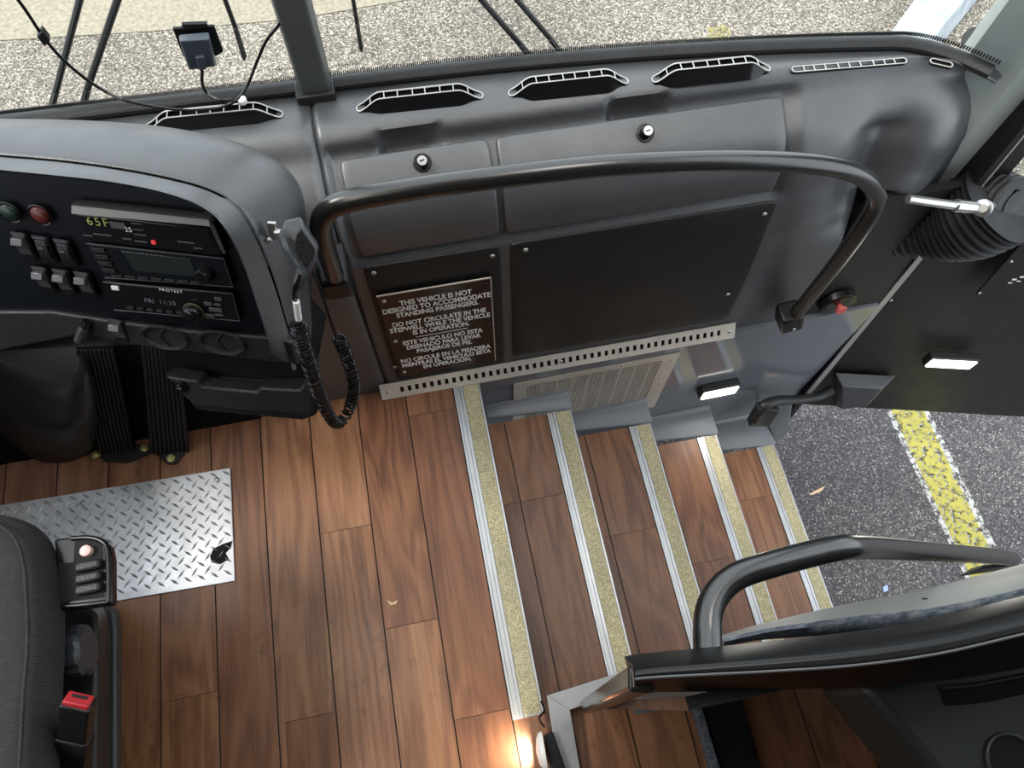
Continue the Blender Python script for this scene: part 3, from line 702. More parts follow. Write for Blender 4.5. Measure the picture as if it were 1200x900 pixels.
# ------------------------------------------------------------------ driver console
FP = V((-.437, .655, .901)); fw = V((.9500, -.3122, 0)).normalized(); fu = V((.1200, .3650, .9230)); fu = (fu-fw*fu.dot(fw)).normalized(); fn = fw.cross(fu)
def fc_(px_, py_, o=0): return at(px_, py_, p=FP+fn*o, n=fn)
con = thing('driver_console', 'black instrument console under a rounded grey cowl to the left of the dashboard', 'console', (-.45, .72, .55))
A = [(-250, 172), (-60, 192), (0, 199), (70, 206), (130, 213), (190, 225), (238, 243), (264, 268), (284, 305), (301, 355), (314, 396), (318, 414)]
B = [(-250, 158), (-60, 178), (0, 184), (70, 190), (130, 198), (190, 209), (244, 224), (278, 246), (302, 285), (323, 340), (341, 400), (349, 426)]
Cc = [(-250, 122, .955), (-60, 134, .958), (0, 136, .958), (70, 137, .958), (130, 140, .958), (200, 147, .955), (268, 161, .948), (315, 180, .935), (347, 206, .905), (361, 245, .86), (364, 330, .72), (372, 425, .60)]
ra = cat([fc_(a, b, .026) for a, b in A], 5); rb_ = cat([fc_(a, b, -.012) for a, b in B], 5); rf_ = cat([fc_(a, b+3, -.004) for a, b in A], 5)
rc = cat([at(a, b, z=z) for a, b, z in Cc], 5)
rbc = []
n_ = len(ra)
for i in range(n_):
    e = rb_[i].lerp(rc[i], .12); rbc.append(e)
rB2 = [rb_[i].lerp(rc[i], .5)+V((0, 0, .010*(1-i/n_))) for i in range(n_)]
rd = [q+V((-.015, .05, -.05)) for q in rc]; re = [q+V((-.05, .09, -.24)) for q in rc]
rr_ = [rf_, [q-fn*.004 for q in ra], ra, [a.lerp(b, .5)+fn*.006 for a, b in zip(ra, rb_)], rb_]
groove = [q-fn*.006 for q in rb_]
obj('bezel', MB().grid(rr_), COWL, con, smooth=70)
rows = [[q+(rc[i]-q)*.01-fn*.010 for i, q in enumerate(rb_)], [q+(rc[i]-q)*.02 for i, q in enumerate(rb_)], [q+(rc[i]-q)*.06+V((0, 0, .003)) for i, q in enumerate(rb_)], rB2, rc, rd, re]
obj('cowl', MB().grid(rows), COWL, con, smooth=70, sub=1)
bot = [(318, 414), (250, 409), (150, 403), (97, 391), (50, 400), (0, 408), (-60, 418), (-250, 440)]
poly = [fc_(a, b, -.004) for a, b in A]+[fc_(a, b, -.004) for a, b in bot[1:]]
obj('face', MB().slab([q for q in poly], -fn*.02), FACE, con, smooth=0)
# paler lower band standing slightly proud
lb = [(-250, 378), (0, 366), (60, 366), (100, 372), (140, 378), (220, 388), (316, 396), (342, 402), (348, 428), (250, 415), (150, 404), (96, 392), (0, 411), (-250, 448)]
obj('lower_band', MB().slab([fc_(a, b, .002) for a, b in lb], -fn*.03), SIDE, con, bevel=.003)
# side skin down to the floor between console and dash
sk = [at(349, 426, z=.60), at(388, 425, z=.58)]
mb = MB(); q0 = fc_(347, 428, -.01); q1 = rc[-1]
mb.add([fc_(318, 414, -.006), q0, q1, q1+V((.02, .10, -.02)), q0+V((.0, .16, .02)), fc_(150, 404, -.01)+V((0, .16, .03)), fc_(150, 404, -.01), fc_(0, 411, -.01), fc_(0, 411, -.01)+V((0, .16, .03)), fc_(-250, 448, -.01), fc_(-250, 448, -.01)+V((0, .16, .03))],
       [(1, 2, 3, 4), (0, 1, 4, 5, 6), (6, 5, 8, 7), (7, 8, 10, 9)]); obj('underside', mb, SHADEB, con, smooth=0)
# two open cup vents in the band
for px_, py_ in ((193, 395), (260, 401)):
    c = fc_(px_, py_, .003)
    def ell(r, o): return [c+fw*math.cos(2*math.pi*i/32)*r*1.02+fu*math.sin(2*math.pi*i/32)*r*.62+fn*o for i in range(32)]
    L0, L1, L2, L3 = ell(.036, .0), ell(.034, .004), ell(.029, .003), ell(.027, -.0015)
    mb = MB(); m = 32
    vs = L0+L1+L2+L3; mb.add(vs, [(r*m+i, r*m+(i+1) % m, (r+1)*m+(i+1) % m, (r+1)*m+i) for r in range(3) for i in range(m)]+[tuple(3*m+i for i in range(m))])
    o = obj('round_vent', mb, SIDE, con, smooth=50)
    mb = MB(); mb.add(ell(.0268, -.0008), [tuple(range(32))]); obj('hollow', mb, VOID, o)
    mb = MB().tube([c+fw*.004+fu*(.016-.032*i/8)+fn*(.001)-fw*.010*math.sin(math.pi*i/8) for i in range(9)], .0012, 6); obj('blade', mb, SIDE, o)
# radio stack units
def unit(name, label, tl, tr, br_, bl, o, th, mat, edge=True):
    q = [fc_(*tl, o), fc_(*tr, o), fc_(*br_, o), fc_(*bl, o)]
    t = thing(name, label, 'radio' if 'radio' in name else 'control unit', q[3]); obj('case', MB().slab(q, -fn*(th+o)), mat, t, bevel=.0025); 
    if edge:
        mb = MB()
        for a, b in ((q[0], q[1]), (q[3], q[2]), (q[1], q[2])): mb.tube([a+fn*.0004, b+fn*.0004], .0008, 6)
        obj('edge_trim', mb, KEY, t)
    return t
def fbox(t, name, px_, py_, w, h, o, mat, th=.003, bevel=.0004):
    return obj(name, MB().obox(fc_(px_, py_, o), fw, fu, fn, w, h, th), mat, t, bevel=bevel)
cu = unit('climate_control_unit', 'black climate control unit with green digits at the top of the console', (88, 250), (244, 267), (262, 301), (104, 283), .004, .01, GLOSSB, False)
q0 = fc_(83, 240, .012); q1 = fc_(245, 257, .012)
mb = MB(); mb.slab([q0, q1, fc_(247, 266, .020), fc_(83, 251, .020)], -fn*.016); mb.slab([q1, fc_(262, 297, .005), fc_(258, 298, -.004), fc_(242, 262, -.004)], fw*.004)
obj('hood', mb, Mat('hood edge grey', (.045, .045, .045), .4).m, cu, bevel=.001)
text('65F', .017, fc_(103, 263, .006), fw, fu, GRN, cu, 'green_digits', space=1.25)
for px_, py_, w, h in ((138, 264, .020, .010), (160, 262, .014, .002), (162, 269, .014, .002), (164, 275, .016, .002), (120, 275, .024, .002), (149, 280, .012, .002), (218, 284, .022, .002), (232, 291, .012, .002), (103, 276, .012, .002), (165, 283, .016, .002)):
    fbox(cu, 'printed_mark', px_, py_, w, h, .0055, DIMP, .0006, 0)
text('25', .010, fc_(147, 271, .007), fw, fu, PRINT, cu, 'white_digits')
fbox(cu, 'red_indicator', 180, 284, .005, .005, .006, REDL)
ra1 = unit('car_radio', 'upper black radio with a wide dark screen and a knob on its right', (101, 285), (262, 303), (273, 336), (123, 325), .006, .01, FACE)
obj('screen', MB().slab([fc_(142, 294, .0075), fc_(222, 304, .0075), fc_(232, 325, .0075), fc_(158, 318, .0075)], -fn*.003), SCREEN, ra1, bevel=.0008)
for k in range(4): fbox(ra1, 'button', 115+k*4.3, 293+k*8, .018, .0065, .008, SIDE)
c = fc_(241, 320, .006); kb = obj('knob', MB().tube([c, c+fn*.010, c+fn*.013], [.0115, .0105, .009], 28), GLOSSB, ra1, smooth=50)
obj('knob_ring', MB().tube([c+fn*.011+fw*math.cos(2*math.pi*i/24)*.0085+fu*math.sin(2*math.pi*i/24)*.0085 for i in range(25)], .0008, 6, cap=False), KEY, kb)
for k in range(7): fbox(ra1, 'button', 137+k*15.5, 323.5+k*1.3, .015, .004, .008, SIDE)
for k in range(9): fbox(ra1, 'printed_mark', 144+k*5.6, 294.6+k*.65, .004, .0016, .008, DIMP, .0006, 0)
ra2 = unit('car_radio', 'lower black radio with small grey buttons and a green-ringed dial', (121, 330), (272, 344), (281, 376), (134, 363), .006, .01, GLOSSB)
text('PROTEST', .0068, fc_(187, 340.5, .007), fw, fu, PRINT, ra2, 'white_lettering', space=1.25)
text('FRI  11:10', .011, fc_(170, 354, .007), fw, fu, DIMW, ra2, 'display_digits')
c = fc_(228, 364, .006); kb = obj('dial', MB().tube([c, c+fn*.012, c+fn*.014], [.0135, .012, .010], 28), GLOSSB, ra2, smooth=50)
obj('dial_ring', MB().tube([c+fn*.003+fw*math.cos(2*math.pi*i/28)*.0140+fu*math.sin(2*math.pi*i/28)*.0140 for i in range(29)], .0009, 6, cap=False), Mat('green ring', (.07, .09, .03), .4).m, kb)
fbox(ra2, 'button', 135, 337.5, .010, .006, .008, PRINT); fbox(ra2, 'button', 256, 350.5, .010, .005, .008, KEY)
for px_, py_, w, h in ((244, 356, .011, .005), (253, 363, .018, .006), (246, 370, .014, .005), (257, 369, .012, .003), (255, 357, .009, .003)): fbox(ra2, 'button', px_, py_, w, h, .008, KEY)
for k in range(6): fbox(ra2, 'button', 153+k*11.5, 361+k*1.15, .009, .0045, .008, SIDE)
# rocker switches
def rocker(px_, py_, label, bright=True):
    c = fc_(px_, py_, .0); t = thing('rocker_switch', label, 'switch', c, 'rocker switches on the console')
    obj('surround', MB().obox(c+fn*.001, fw, fu, fn, .023, .042, .006), GLOSSB, t, bevel=.003)
    obj('top_edge', MB().obox(c+fu*.0215+fn*.004, fw, fu, fn, .018, .0022, .0015), KEY, t)
    mb = MB()
    h = .017; w = .0080
    prf = [(-h, .002), (-h*.3, .006), (.002, .0075), (h*.55, .015), (h, .010), (h, .0)] if bright else [(-h, .003), (-h*.4, .007), (h*.4, .007), (h, .004), (h, .0)]
    pts = [c-fw*w+fu*a+fn*b for a, b in prf]; mb.slab(pts+[c-fw*w-fu*h], fw*2*w)
    obj('rocker', mb, KEY if bright else BLK, t, bevel=.0015)
    if not bright: obj('symbol', MB().obox(c+fu*.007+fn*.0085, fw, fu, fn, .007, .003, .0008), DIMP, t)
rocker(30, 288, 'grey rocker switch below the green button, top row left end'); rocker(54, 292, 'black rocker switch in the middle of the upper row', False); rocker(79, 296, 'black rocker switch at the right end of the upper row', False)
rocker(53, 327, 'grey rocker switch at the left end of the lower row'); rocker(77, 330, 'grey rocker switch in the middle of the lower row'); rocker(102, 333, 'grey rocker switch beside the lower radio, end of the lower row')
rocker(141, 387, 'single rocker switch next to the round console vents')
for px_, py_, m_, lb_ in ((12, 248, Mat('dull green', (.003, .016, .008), .4).m, 'dull green round button at the console top left'), (48, 251, Mat('dull red', (.08, .008, .005), .4).m, 'dull red round button right of the green one')):
    c = fc_(px_, py_, 0)
    t = thing('round_button', lb_, 'button', c, 'round buttons above the rocker switches')
    obj('cap', MB().tube([c-fn*.002, c+fn*.004, c+fn*.006], [.0125, .0115, .009], 28), m_, t, smooth=50)
    obj('ring', MB().tube([c+fn*.002+fw*math.cos(2*math.pi*i/24)*.0145+fu*math.sin(2*math.pi*i/24)*.0145 for i in range(25)], .0012, 6, cap=False), GLOSSB, t)
c = fc_(102, 376, .006); e_ = fc_(93, 399, .014)
t = thing('control_stalk', 'short black stalk knob poking down from the lower edge of the console', 'stalk', c)
obj('stem', MB().tube([c, c.lerp(e_, .4)], .006, 14), GLOSSB, t); d = (e_-c).normalized()
obj('grip', MB().tube([c.lerp(e_, .3), c.lerp(e_, .5), c.lerp(e_, .75), e_, e_+d*.003], [.006, .008, .0075, .0075, .005], 10), RUB, t, smooth=30)

# drawer under the console
dr = thing('console_drawer', 'black pull-out drawer with a lock under the console, above the wood floor', 'drawer', (-.36, .6, .42))
DP = at(290, 470, z=.53); 
fu2 = (fu*.8+V((0, .25, .1))).normalized(); dN = fw.cross(fu2).normalized()
def dq(a, b, o=0): return at(a, b, p=DP+dN*o, n=dN)
q = [dq(192, 442), dq(230, 450), dq(352, 460), dq(362, 440), dq(370, 478), dq(365, 489), dq(230, 479), dq(214, 463)]
q = [dq(192, 441), dq(232, 446), dq(238, 453), dq(300, 459), dq(304, 454), dq(350, 457), dq(358, 446), dq(369, 477), dq(362, 487), dq(232, 476), dq(218, 468), dq(205, 452)]
obj('front', MB().slab(q, -dN*.035), SIDE, dr, bevel=.005)
q = [dq(220, 471, -.006), dq(232, 482, -.006), dq(355, 494, -.006), dq(372, 488, -.006), dq(374, 478, -.006), dq(300, 478, -.006)]
obj('tray', MB().slab(q, V((.02, .14, .02))), BLK, dr, bevel=.006)
obj('body', MB().slab([dq(190, 418, -.05), dq(350, 428, -.05), dq(360, 455, -.04), dq(366, 480, -.04), dq(235, 476, -.04), dq(195, 445, -.04)], V((.02, .12, .04))), SHADEB, dr, bevel=.006)
c = dq(212, 453, .002); obj('lock', MB().cyl(c, dN, .012, .005, 24).cyl(c+dN*.004, dN, .007, .004, 16), GLOSSB, dr, bevel=.001)
obj('key_slot', MB().obox(c+dN*.0068, fw, fu2, dN, .007, .002, .001), SCREW, dr)
obj('hook', MB().slab([at(340, 424, z=.66), at(347, 423, z=.66), at(347, 433, z=.65), at(343, 434, z=.65)], (0, .006, 0)), SCREW, con)

# ------------------------------------------------------------------ hand microphone and coiled cord
vmn = V((.15, -.62, .70)).normalized()
mic = thing('hand_microphone', 'black hand microphone hung on the right side of the console cowl', 'microphone', at(352, 320, z=.80))
MPn = at(350, 287, z=.945)
def mp_(a, b, o=0): return at(a, b, p=MPn+vmn*o, n=vmn)
backp = [(333, 259), (352, 254), (374, 288), (371, 305), (361, 325), (347, 322), (330, 292), (326, 276)]
frontp = [(344, 270), (354, 264), (371, 290), (369, 303), (360, 319), (353, 316), (342, 296), (339, 284)]
m = 8; mb = MB()
v0 = [mp_(a, b, -.018) for a, b in backp]; v1_ = [mp_(a, b, .008) for a, b in backp]; v2 = [mp_(a+1, b+2, .018) for a, b in frontp]
mb.add(v0+v1_+v2, [tuple(range(7, -1, -1)), tuple(range(16, 24))]+[(r*8+i, r*8+(i+1) % 8, (r+1)*8+(i+1) % 8, (r+1)*8+i) for r in range(2) for i in range(8)])
obj('body', mb, Mat('microphone shell', (.034, .037, .042), .35).m, mic, bevel=.003)
obj('grille', MB().slab([mp_(a, b, .0195) for a, b in ((353, 268), (369, 291), (367, 302), (359, 315), (345, 294), (347, 276))], -vmn*.003), BLK, mic, bevel=.001)
for k in range(4): obj('rib', MB().tube([mp_(334+k*3.2, 276+k*1.5, .0185), mp_(343+k*2.2, 300+k*2.5, .0185)], .0011, 6), SIDE, mic)
clip = thing('microphone_clip', 'bright steel clip holding the hand microphone to the console', 'clip', at(319, 275, z=.88))
c = at(320, 270, z=.915)
obj('plate', MB().obox(c, fw, fu, fn, .012, .026, .006), CHROME, clip, bevel=.002); obj('jaw', MB().obox(c+fw*.010+fn*.006, fw, fu, fn, .012, .010, .010), CHROME, clip, bevel=.002)
screw(at(316, 281, z=.90)+vmn*.006, vmn, clip, .004)
cord = thing('coiled_cord', 'black coiled microphone cord hanging in a loop above the wood floor', 'cord', at(400, 495, y=.60))
def coil(path, r, wire, turns, nper=9):
    P = cat(path, 30); n = len(P); L_ = [0]
    for i in range(1, n): L_.append(L_[-1]+(P[i]-P[i-1]).length)
    tot = L_[-1]; out = []; N_ = turns*nper; j = 1; fr_ = None
    for k in range(N_+1):
        s = tot*k/N_
        while j < n-1 and L_[j] < s: j += 1
        u = (s-L_[j-1])/(L_[j]-L_[j-1]); p = P[j-1].lerp(P[j], u); tn = (P[j]-P[j-1]).normalized()
        if fr_ is None: fr_ = V((1, 0, 0))
        fr_ = (fr_-tn*fr_.dot(tn)).normalized(); b = tn.cross(fr_); w = 2*math.pi*k/nper
        out.append(p+fr_*math.cos(w)*r+b*math.sin(w)*r)
    return MB().tube(out, wire, 6)
yc = .60
def cp_(a, b, y=yc): return at(a, b, y=y)
cpts = [cp_(349, 380, .49), cp_(354, 402, .495), cp_(363, 430, .505), cp_(372, 456, .52), cp_(383, 482, .545), cp_(392, 495, .56), cp_(401, 493, .58), cp_(411, 474), cp_(415, 452), cp_(409, 425), cp_(397, 396)]
obj('coil', coil(cpts, .0098, .0023, 74, 12), GLOSSB, cord, smooth=60)
obj('lead', MB().tube(cat([cp_(351, 322, .50), cp_(346, 338, .49), cp_(346, 352, .49), cp_(350, 372, .49), cp_(352, 382, .49)], 6), .0032, 8), GLOSSB, cord)
obj('lead', MB().tube(cat([cp_(366, 318, .62), cp_(374, 335, .62), cp_(384, 365, .61), cp_(394, 394, .60)], 6), .0024, 8), GLOSSB, cord)
obj('strain_relief', MB().tube([cp_(355, 321, .51), cp_(350, 330, .50), cp_(346, 340, .49)], [.010, .007, .004], 10), SIDE, cord)
obj('white_sleeve', MB().tube([cp_(347, 353, .488), cp_(350, 374, .488)], .0042, 10), WHITE, cord)

# ------------------------------------------------------------------ footwell: housing, pedals, plate
fwell = MB().box((-1.25, .80, 0), (-.50, 1.15, .004)); struct('wall_footwell', MB().slab([(-1.25, 1.07, -1.0), (-1.25, 1.07, .66), (.2, 1.045, .66), (.2, 1.045, -1.0)], (0, .01, 0)).slab([(.2, 1.045, -1.0), (.2, 1.045, .66), (.93, .96, .66), (.93, .96, -1.0)], (0, .01, 0)).slab([(.93, .96, -1.0), (.93, .96, .62), (1.19, .90, .40), (1.19, .90, -1.0)], (0, .01, 0)).box((-.474, .80, -.06), (-.468, 1.05, .62)), VOID, center=False)
mb = MB(); lo = [at(a, b, z=.001) for a, b in ((-190, 470), (0, 522), (50, 542), (80, 543), (114, 528), (120, 470))]; top = [at(a, b, z=.24) for a, b in ((-190, 430), (0, 478), (55, 505), (88, 502), (112, 478), (110, 425))]
bk = [at(a, b, z=.30) for a, b in ((-190, 380), (0, 430), (55, 455), (86, 452), (104, 430), (100, 390))]
k = len(lo); mb.add(lo+top+bk, [(r*k+i, r*k+i+1, (r+1)*k+i+1, (r+1)*k+i) for r in range(2) for i in range(k-1)]+[tuple(range(2*k, 3*k)), (0, k, 2*k, 3*k-1, 2*k-1, k-1)])
tag(obj('footwell_housing', mb, SIDE, bevel=.02, seg=4), 'smooth rounded black housing on the floor left of the pedals', 'housing')
pN = V((0, -.93, .37)).normalized(); 
def pedal(label, bl, br_, tr_, tl, mount, bolts):
    P = at(*bl, z=.015)
    def pp_(q, o=0): return at(*q, p=P+pN*o, n=pN)
    t = thing('pedal', label, 'pedal', P, 'foot pedals')
    c4 = [pp_(bl), pp_(br_), pp_(tr_), pp_(tl)]
    obj('board', MB().slab(c4, -pN*.012), BLK, t, bevel=.002)
    mb = MB(); n = 9
    for i in range(n):
        k0 = (i+.18)/n; k1 = (i+.82)/n
        mb.slab([c4[0].lerp(c4[1], k0), c4[0].lerp(c4[1], k1), c4[3].lerp(c4[2], k1), c4[3].lerp(c4[2], k0)], pN*.005)
    obj('ribbed_pad', mb, RUB, t, bevel=.001, seg=1)
    obj('mounting_plate', MB().slab([at(a, b, z=.008) for a, b in mount], (0, 0, -.007)), SIDE, t, bevel=.002)
    for a, b in bolts:
        q = at(a, b, z=.010); o = obj('bolt', MB().cyl(q, (0, 0, 1), .010, .004, 20).cyl(q+V((0, 0, .005)), (0, 0, 1), .0065, .007, 6), BRASS, t, bevel=.0008)
pedal('ribbed rubber pedal on the left, beside the black housing', (117, 531), (157, 527), (134, 410), (88, 410), [(106, 527), (122, 541), (150, 542), (178, 530), (175, 520), (112, 520)], [(112, 533), (169, 525)])
pedal('ribbed rubber pedal on the right, partly under the console drawer', (176, 531), (222, 529), (207, 400), (165, 400), [(178, 528), (196, 544), (206, 543), (216, 530), (200, 522)], [(200, 537)])
struct('footwell_shade', MB().slab([(-1.2, .765, .003), (-.48, .765, .003), (-.48, .93, .36), (-1.2, .93, .36)], (0, .012, -.004)), SHADEB)  # black sheet added over the footwell floor to stand for its shade
# diamond plate
dpl = thing('diamond_plate', 'silver diamond tread plate screwed to the floor beside the driver seat', 'plate', (-.84, .5, 0))
q = [at(270, 548, z=.005), at(275, 681, z=.005)]
tl = at(0, 592, z=.005); dtop = (q[0]-tl).normalized(); bl2 = at(140, 704, z=.005)
c4 = [q[0]-dtop*.72, q[0], q[1], q[1]+(bl2-q[1]).normalized()*.72]
obj('sheet', MB().slab(c4, (0, 0, -.004)), PLATE, dpl, bevel=.0015)
mb = MB(); ex = dtop; ey = V((-ex.y, ex.x, 0)); sp = .030
for i in range(-2, 40):
    for j in range(-2, 22):
        c = q[0]-ex*(.010+sp*.5*(i))-ey*(.012+sp*.5*j)+V((0, 0, .0))
        if (i+j) % 2: continue
        # inside test
        u_1 = (c-q[0]).dot(ex); ins = all((c4[(k+1) % 4]-c4[k]).cross(c-c4[k]).z < -.010*(c4[(k+1) % 4]-c4[k]).length for k in range(4))
        if not ins: continue
        a = math.radians(45 if (i % 2) else -45)+.12
        d1 = ex*math.cos(a)+ey*math.sin(a); d2 = V((-d1.y, d1.x, 0)); l, w, h = .0125, .0032, .0022
        vs = [c-d1*l, c-d1*l*.5-d2*w*.8, c-d2*w, c+d1*l*.5-d2*w*.8, c+d1*l, c+d1*l*.5+d2*w*.8, c+d2*w, c-d1*l*.5+d2*w*.8, c-d1*l*.55+V((0, 0, h)), c+d1*l*.55+V((0, 0, h))]
        mb.add(vs, [(0, 1, 2, 8), (2, 3, 4, 9), (2, 9, 8), (4, 5, 6, 9), (6, 7, 0, 8), (6, 8, 9)])
obj('raised_tread', mb, PLATE, dpl, smooth=30)
for a, b in ((97, 589), (254, 562)): screw(at(a, b, z=.0065), (0, 0, 1), dpl, .006)
st_ = [(246, 652), (250, 643), (262, 637), (272, 634), (270, 642), (264, 648), (268, 655), (258, 661), (248, 659)]
obj('torn_black_mark', MB().slab([at(a, b, z=.0065) for a, b in st_], (0, 0, -.0015)), VOID, dpl)

# ------------------------------------------------------------------ driver seat
seat = thing('driver_seat', 'black fabric driver seat on a grey plastic base, cut off by the left edge', 'seat', (-.95, .1, 0))
cush = []
xr = lambda px_, py_, z: at(px_, py_, z=z)
edge = [(-40, 592), (0, 600), (28, 606), (48, 622), (58, 650), (62, 690), (64, 740), (60, 800), (58, 850), (56, 905), (54, 1000)]
zt_ = .53
top = [at(a, b, z=zt_) for a, b in edge]
mb = MB(); inner = [V((max(-1.18, q.x-.075), min(q.y-.05, .40), zt_+.028)) for q in top]; mid_ = [V((q.x-.028, q.y-.014, zt_+.024)) for q in top]
low = [q+V((-.005, .0, -.055)) for q in top]; low2 = [q+V((-.05, -.02, -.10)) for q in top]
far = [V((-1.2, q.y, zt_+.020)) for q in inner]
mb.grid([far, [q.lerp(f, .5)+V((0, 0, -.004)) for q, f in zip(inner, far)], [q+V((-.02, 0, 0)) for q in inner], inner, mid_, top, low, low2])
obj('cushion', mb, CLOTH, seat, smooth=70, sub=2)
obj('piping', MB().tube(cat([m_+V((.004, .0, .0015)) for m_ in mid_], 4), .0028, 8), CLOTH, seat, smooth=60)
GSK = grained('grey seat base plastic', (.045, .047, .049), .5, 200, .3)
def outl(pts, z, back, left=-1.2):
    p = [at(a, b, z=z) for a, b in pts]; return p+[p[-1]+V((0, -back, 0)), V((left, p[-1].y-back, z)), V((left, p[0].y, z))]
def loft(levels):
    mb = MB(); k = len(levels[0]); vs = [q for l_ in levels for q in l_]
    return mb.add(vs, [tuple(range(k-1, -1, -1)), tuple(range((len(levels)-1)*k, len(levels)*k))]+[(r*k+i, r*k+(i+1) % k, (r+1)*k+(i+1) % k, (r+1)*k+i) for r in range(len(levels)-1) for i in range(k)])
pA = [(60, 702), (128, 707), (140, 716), (143, 740), (143, 905)]
obj('base_cover', loft([outl(pA, .003, .3), outl([(58, 698), (122, 703), (134, 713), (137, 738), (137, 905)], .10, .3)]), GSK, seat, bevel=.008)
obj('side_cover', loft([outl([(58, 700), (116, 706), (126, 716), (130, 740), (130, 905)], .101, .3), outl([(56, 704), (104, 710), (114, 720), (116, 745), (114, 905)], .36, .3)]), SIDE, seat, bevel=.010)
# control pod
zc = .50
pod = [(63, 632), (100, 627), (118, 630), (128, 640), (131, 655), (131, 708), (70, 716)]
pd_ = obj('control_pod', MB().slab([at(a, b, z=zc) for a, b in pod], (0, 0, -.02)), GLOSSB, seat, bevel=.004)
obj('recess', MB().slab([at(a, b, z=zc+.0008) for a, b in ((68, 660), (86, 659), (88, 633), (119, 634), (122, 700), (72, 706))], (0, 0, -.002)), VOID, pd_)
obj('rim', MB().tube(cat([at(a, b, z=zc+.002) for a, b in ((84, 631), (104, 630), (119, 634), (126, 646), (127, 700), (120, 706), (74, 711))], 5), .004, 8), GLOSSB, pd_, smooth=60)
for b in (663, 677, 690):
    c = at(104, b, z=zc+.006); obj('button', MB().obox(c, (1, 0, 0), (0, 1, 0), (0, 0, 1), .040, .0165, .014), SIDE, pd_, bevel=.005)
c = at(102, 646, z=zc+.004); obj('lamp_button', MB().tube([c-V((0, 0, .004)), c+V((0, 0, .006)), c+V((0, 0, .009))], [.009, .009, .005], 20), Mat('pale rose plastic', (.75, .5, .46), .35).m, pd_, smooth=50)
# adjusting wheel
c = at(88, 764, z=.43); ax_ = V((1, .05, -.05)).normalized()
mb = MB().tube([c-ax_*.035, c-ax_*.004], .020, 20)
n = 40; 
wh = MB(); prev = None; sec = []
for s_, r0 in ((-.008, .036), (.000, .042), (.016, .042), (.022, .034)):
    ring = []
    e1 = ax_.cross(V((0, 0, 1))).normalized(); e2 = ax_.cross(e1)
    for i in range(48):
        rr0 = r0*(1.0 if (i % 6) > 1 else .90); w = 2*math.pi*i/48; ring.append(c+ax_*s_+e1*math.cos(w)*rr0+e2*math.sin(w)*rr0)
    sec.append(ring)
vs = [q for r in sec for q in r]; wh.add(vs, [(r*48+i, r*48+(i+1) % 48, (r+1)*48+(i+1) % 48, (r+1)*48+i) for r in range(3) for i in range(48)]+[tuple(range(47, -1, -1)), tuple(3*48+i for i in range(48))])
o = obj('adjusting_wheel', wh, Mat('slate wheel plastic', (.028, .032, .038), .38).m, seat, smooth=35); obj('hub', mb, SIDE, o)
# belt buckle
bkl = thing('seat_belt_buckle', 'black seat belt buckle with a red release button beside the driver seat', 'buckle', at(85, 900, z=.36))
f4 = [(68, 828), (98, 830), (110, 858), (95, 875), (66, 865)]
c0 = at(92, 821, z=.56); upb = (c0-at(84, 905, z=.44)).normalized(); rb1 = V((1, -.22, 0)); rb1 = (rb1-upb*rb1.dot(upb)).normalized(); nb = rb1.cross(upb)
obj('housing', MB().obox(c0-upb*.045, rb1, upb, nb, .042, .085, .026), GLOSSB, bkl, bevel=.003)
obj('sleeve', MB().obox(c0-upb*.125, rb1, upb, nb, .046, .10, .030), BLK, bkl, bevel=.004)
obj('release_button', MB().obox(c0-upb*.0015, rb1, upb, nb, .036, .012, .020), RED, bkl, bevel=.002)
obj('tongue_slot', MB().obox(c0+upb*.0048-nb*.003, rb1, upb, nb, .022, .0006, .005), VOID, bkl)

# ------------------------------------------------------------------ barrier at the rear of the stepwell
cs = thing('floor_curb', 'mitred grey aluminium curb around the barrier corner at the stepwell', 'curb', (.1, -.1, 0))
q1 = [at(641, 815, z=.03), at(655, 905, z=.03), at(683, 905, z=.03), at(668, 832, z=.03)]
dY = V((.01, -1, 0)); e1 = q1[1]+(q1[1]-q1[0]).normalized()*.5; e2 = q1[2]+(q1[1]-q1[0]).normalized()*.5
obj('side_rail', MB().slab([q1[0], e1, e2, q1[3]], (0, 0, -.03)), ALUD, cs, bevel=.001)
q2 = [q1[0], q1[3], at(760, 812, z=.03), at(745, 785, z=.03)]
far1 = at(825, 757, z=.03); far2 = at(835, 775, z=.03)
obj('front_rail', MB().slab([q1[0], q1[3], far2, far1], (0, 0, -.03)), ALUD, cs, bevel=.001)
# small floor lamp with black back
fl = thing('floor_lamp', 'round white floor lamp with a black back beside the aluminium curb', 'lamp', at(636, 880, z=.0))
c = at(636, 880, z=.035); 
obj('back', MB().slab([at(638, 862, z=.045), at(648, 858, z=.045), at(664, 905, z=.045), at(648, 910, z=.045)], (0, 0, -.04)), BLK, fl, bevel=.003)
mb = MB(); axl = V((-1, .06, 0)).normalized(); mb.tube([c+V((.004, 0, 0)), c+axl*.004, c+axl*.010, c+axl*.013], [.036, .035, .024, .006], 28, flat=.75); obj('lens', mb, WHITE, fl, smooth=60)
l = lamp('floor_lamp_glow', 'AREA', (0, 0, 0), .55, (1, .86, .66), shape='DISK', size=.05, dir=(-1, .1, -.35)); l.parent = fl; l.location = c+axl*.03-fl.location
tag(obj('loose_wire', MB().tube(cat([at(634, 822, z=.02), at(638, 832, z=.03), at(632, 842, z=.02), at(638, 852, z=.03)], 6), .0022, 6), GLOSSB), 'short black wire loop beside the curb corner above the floor lamp', 'wire')

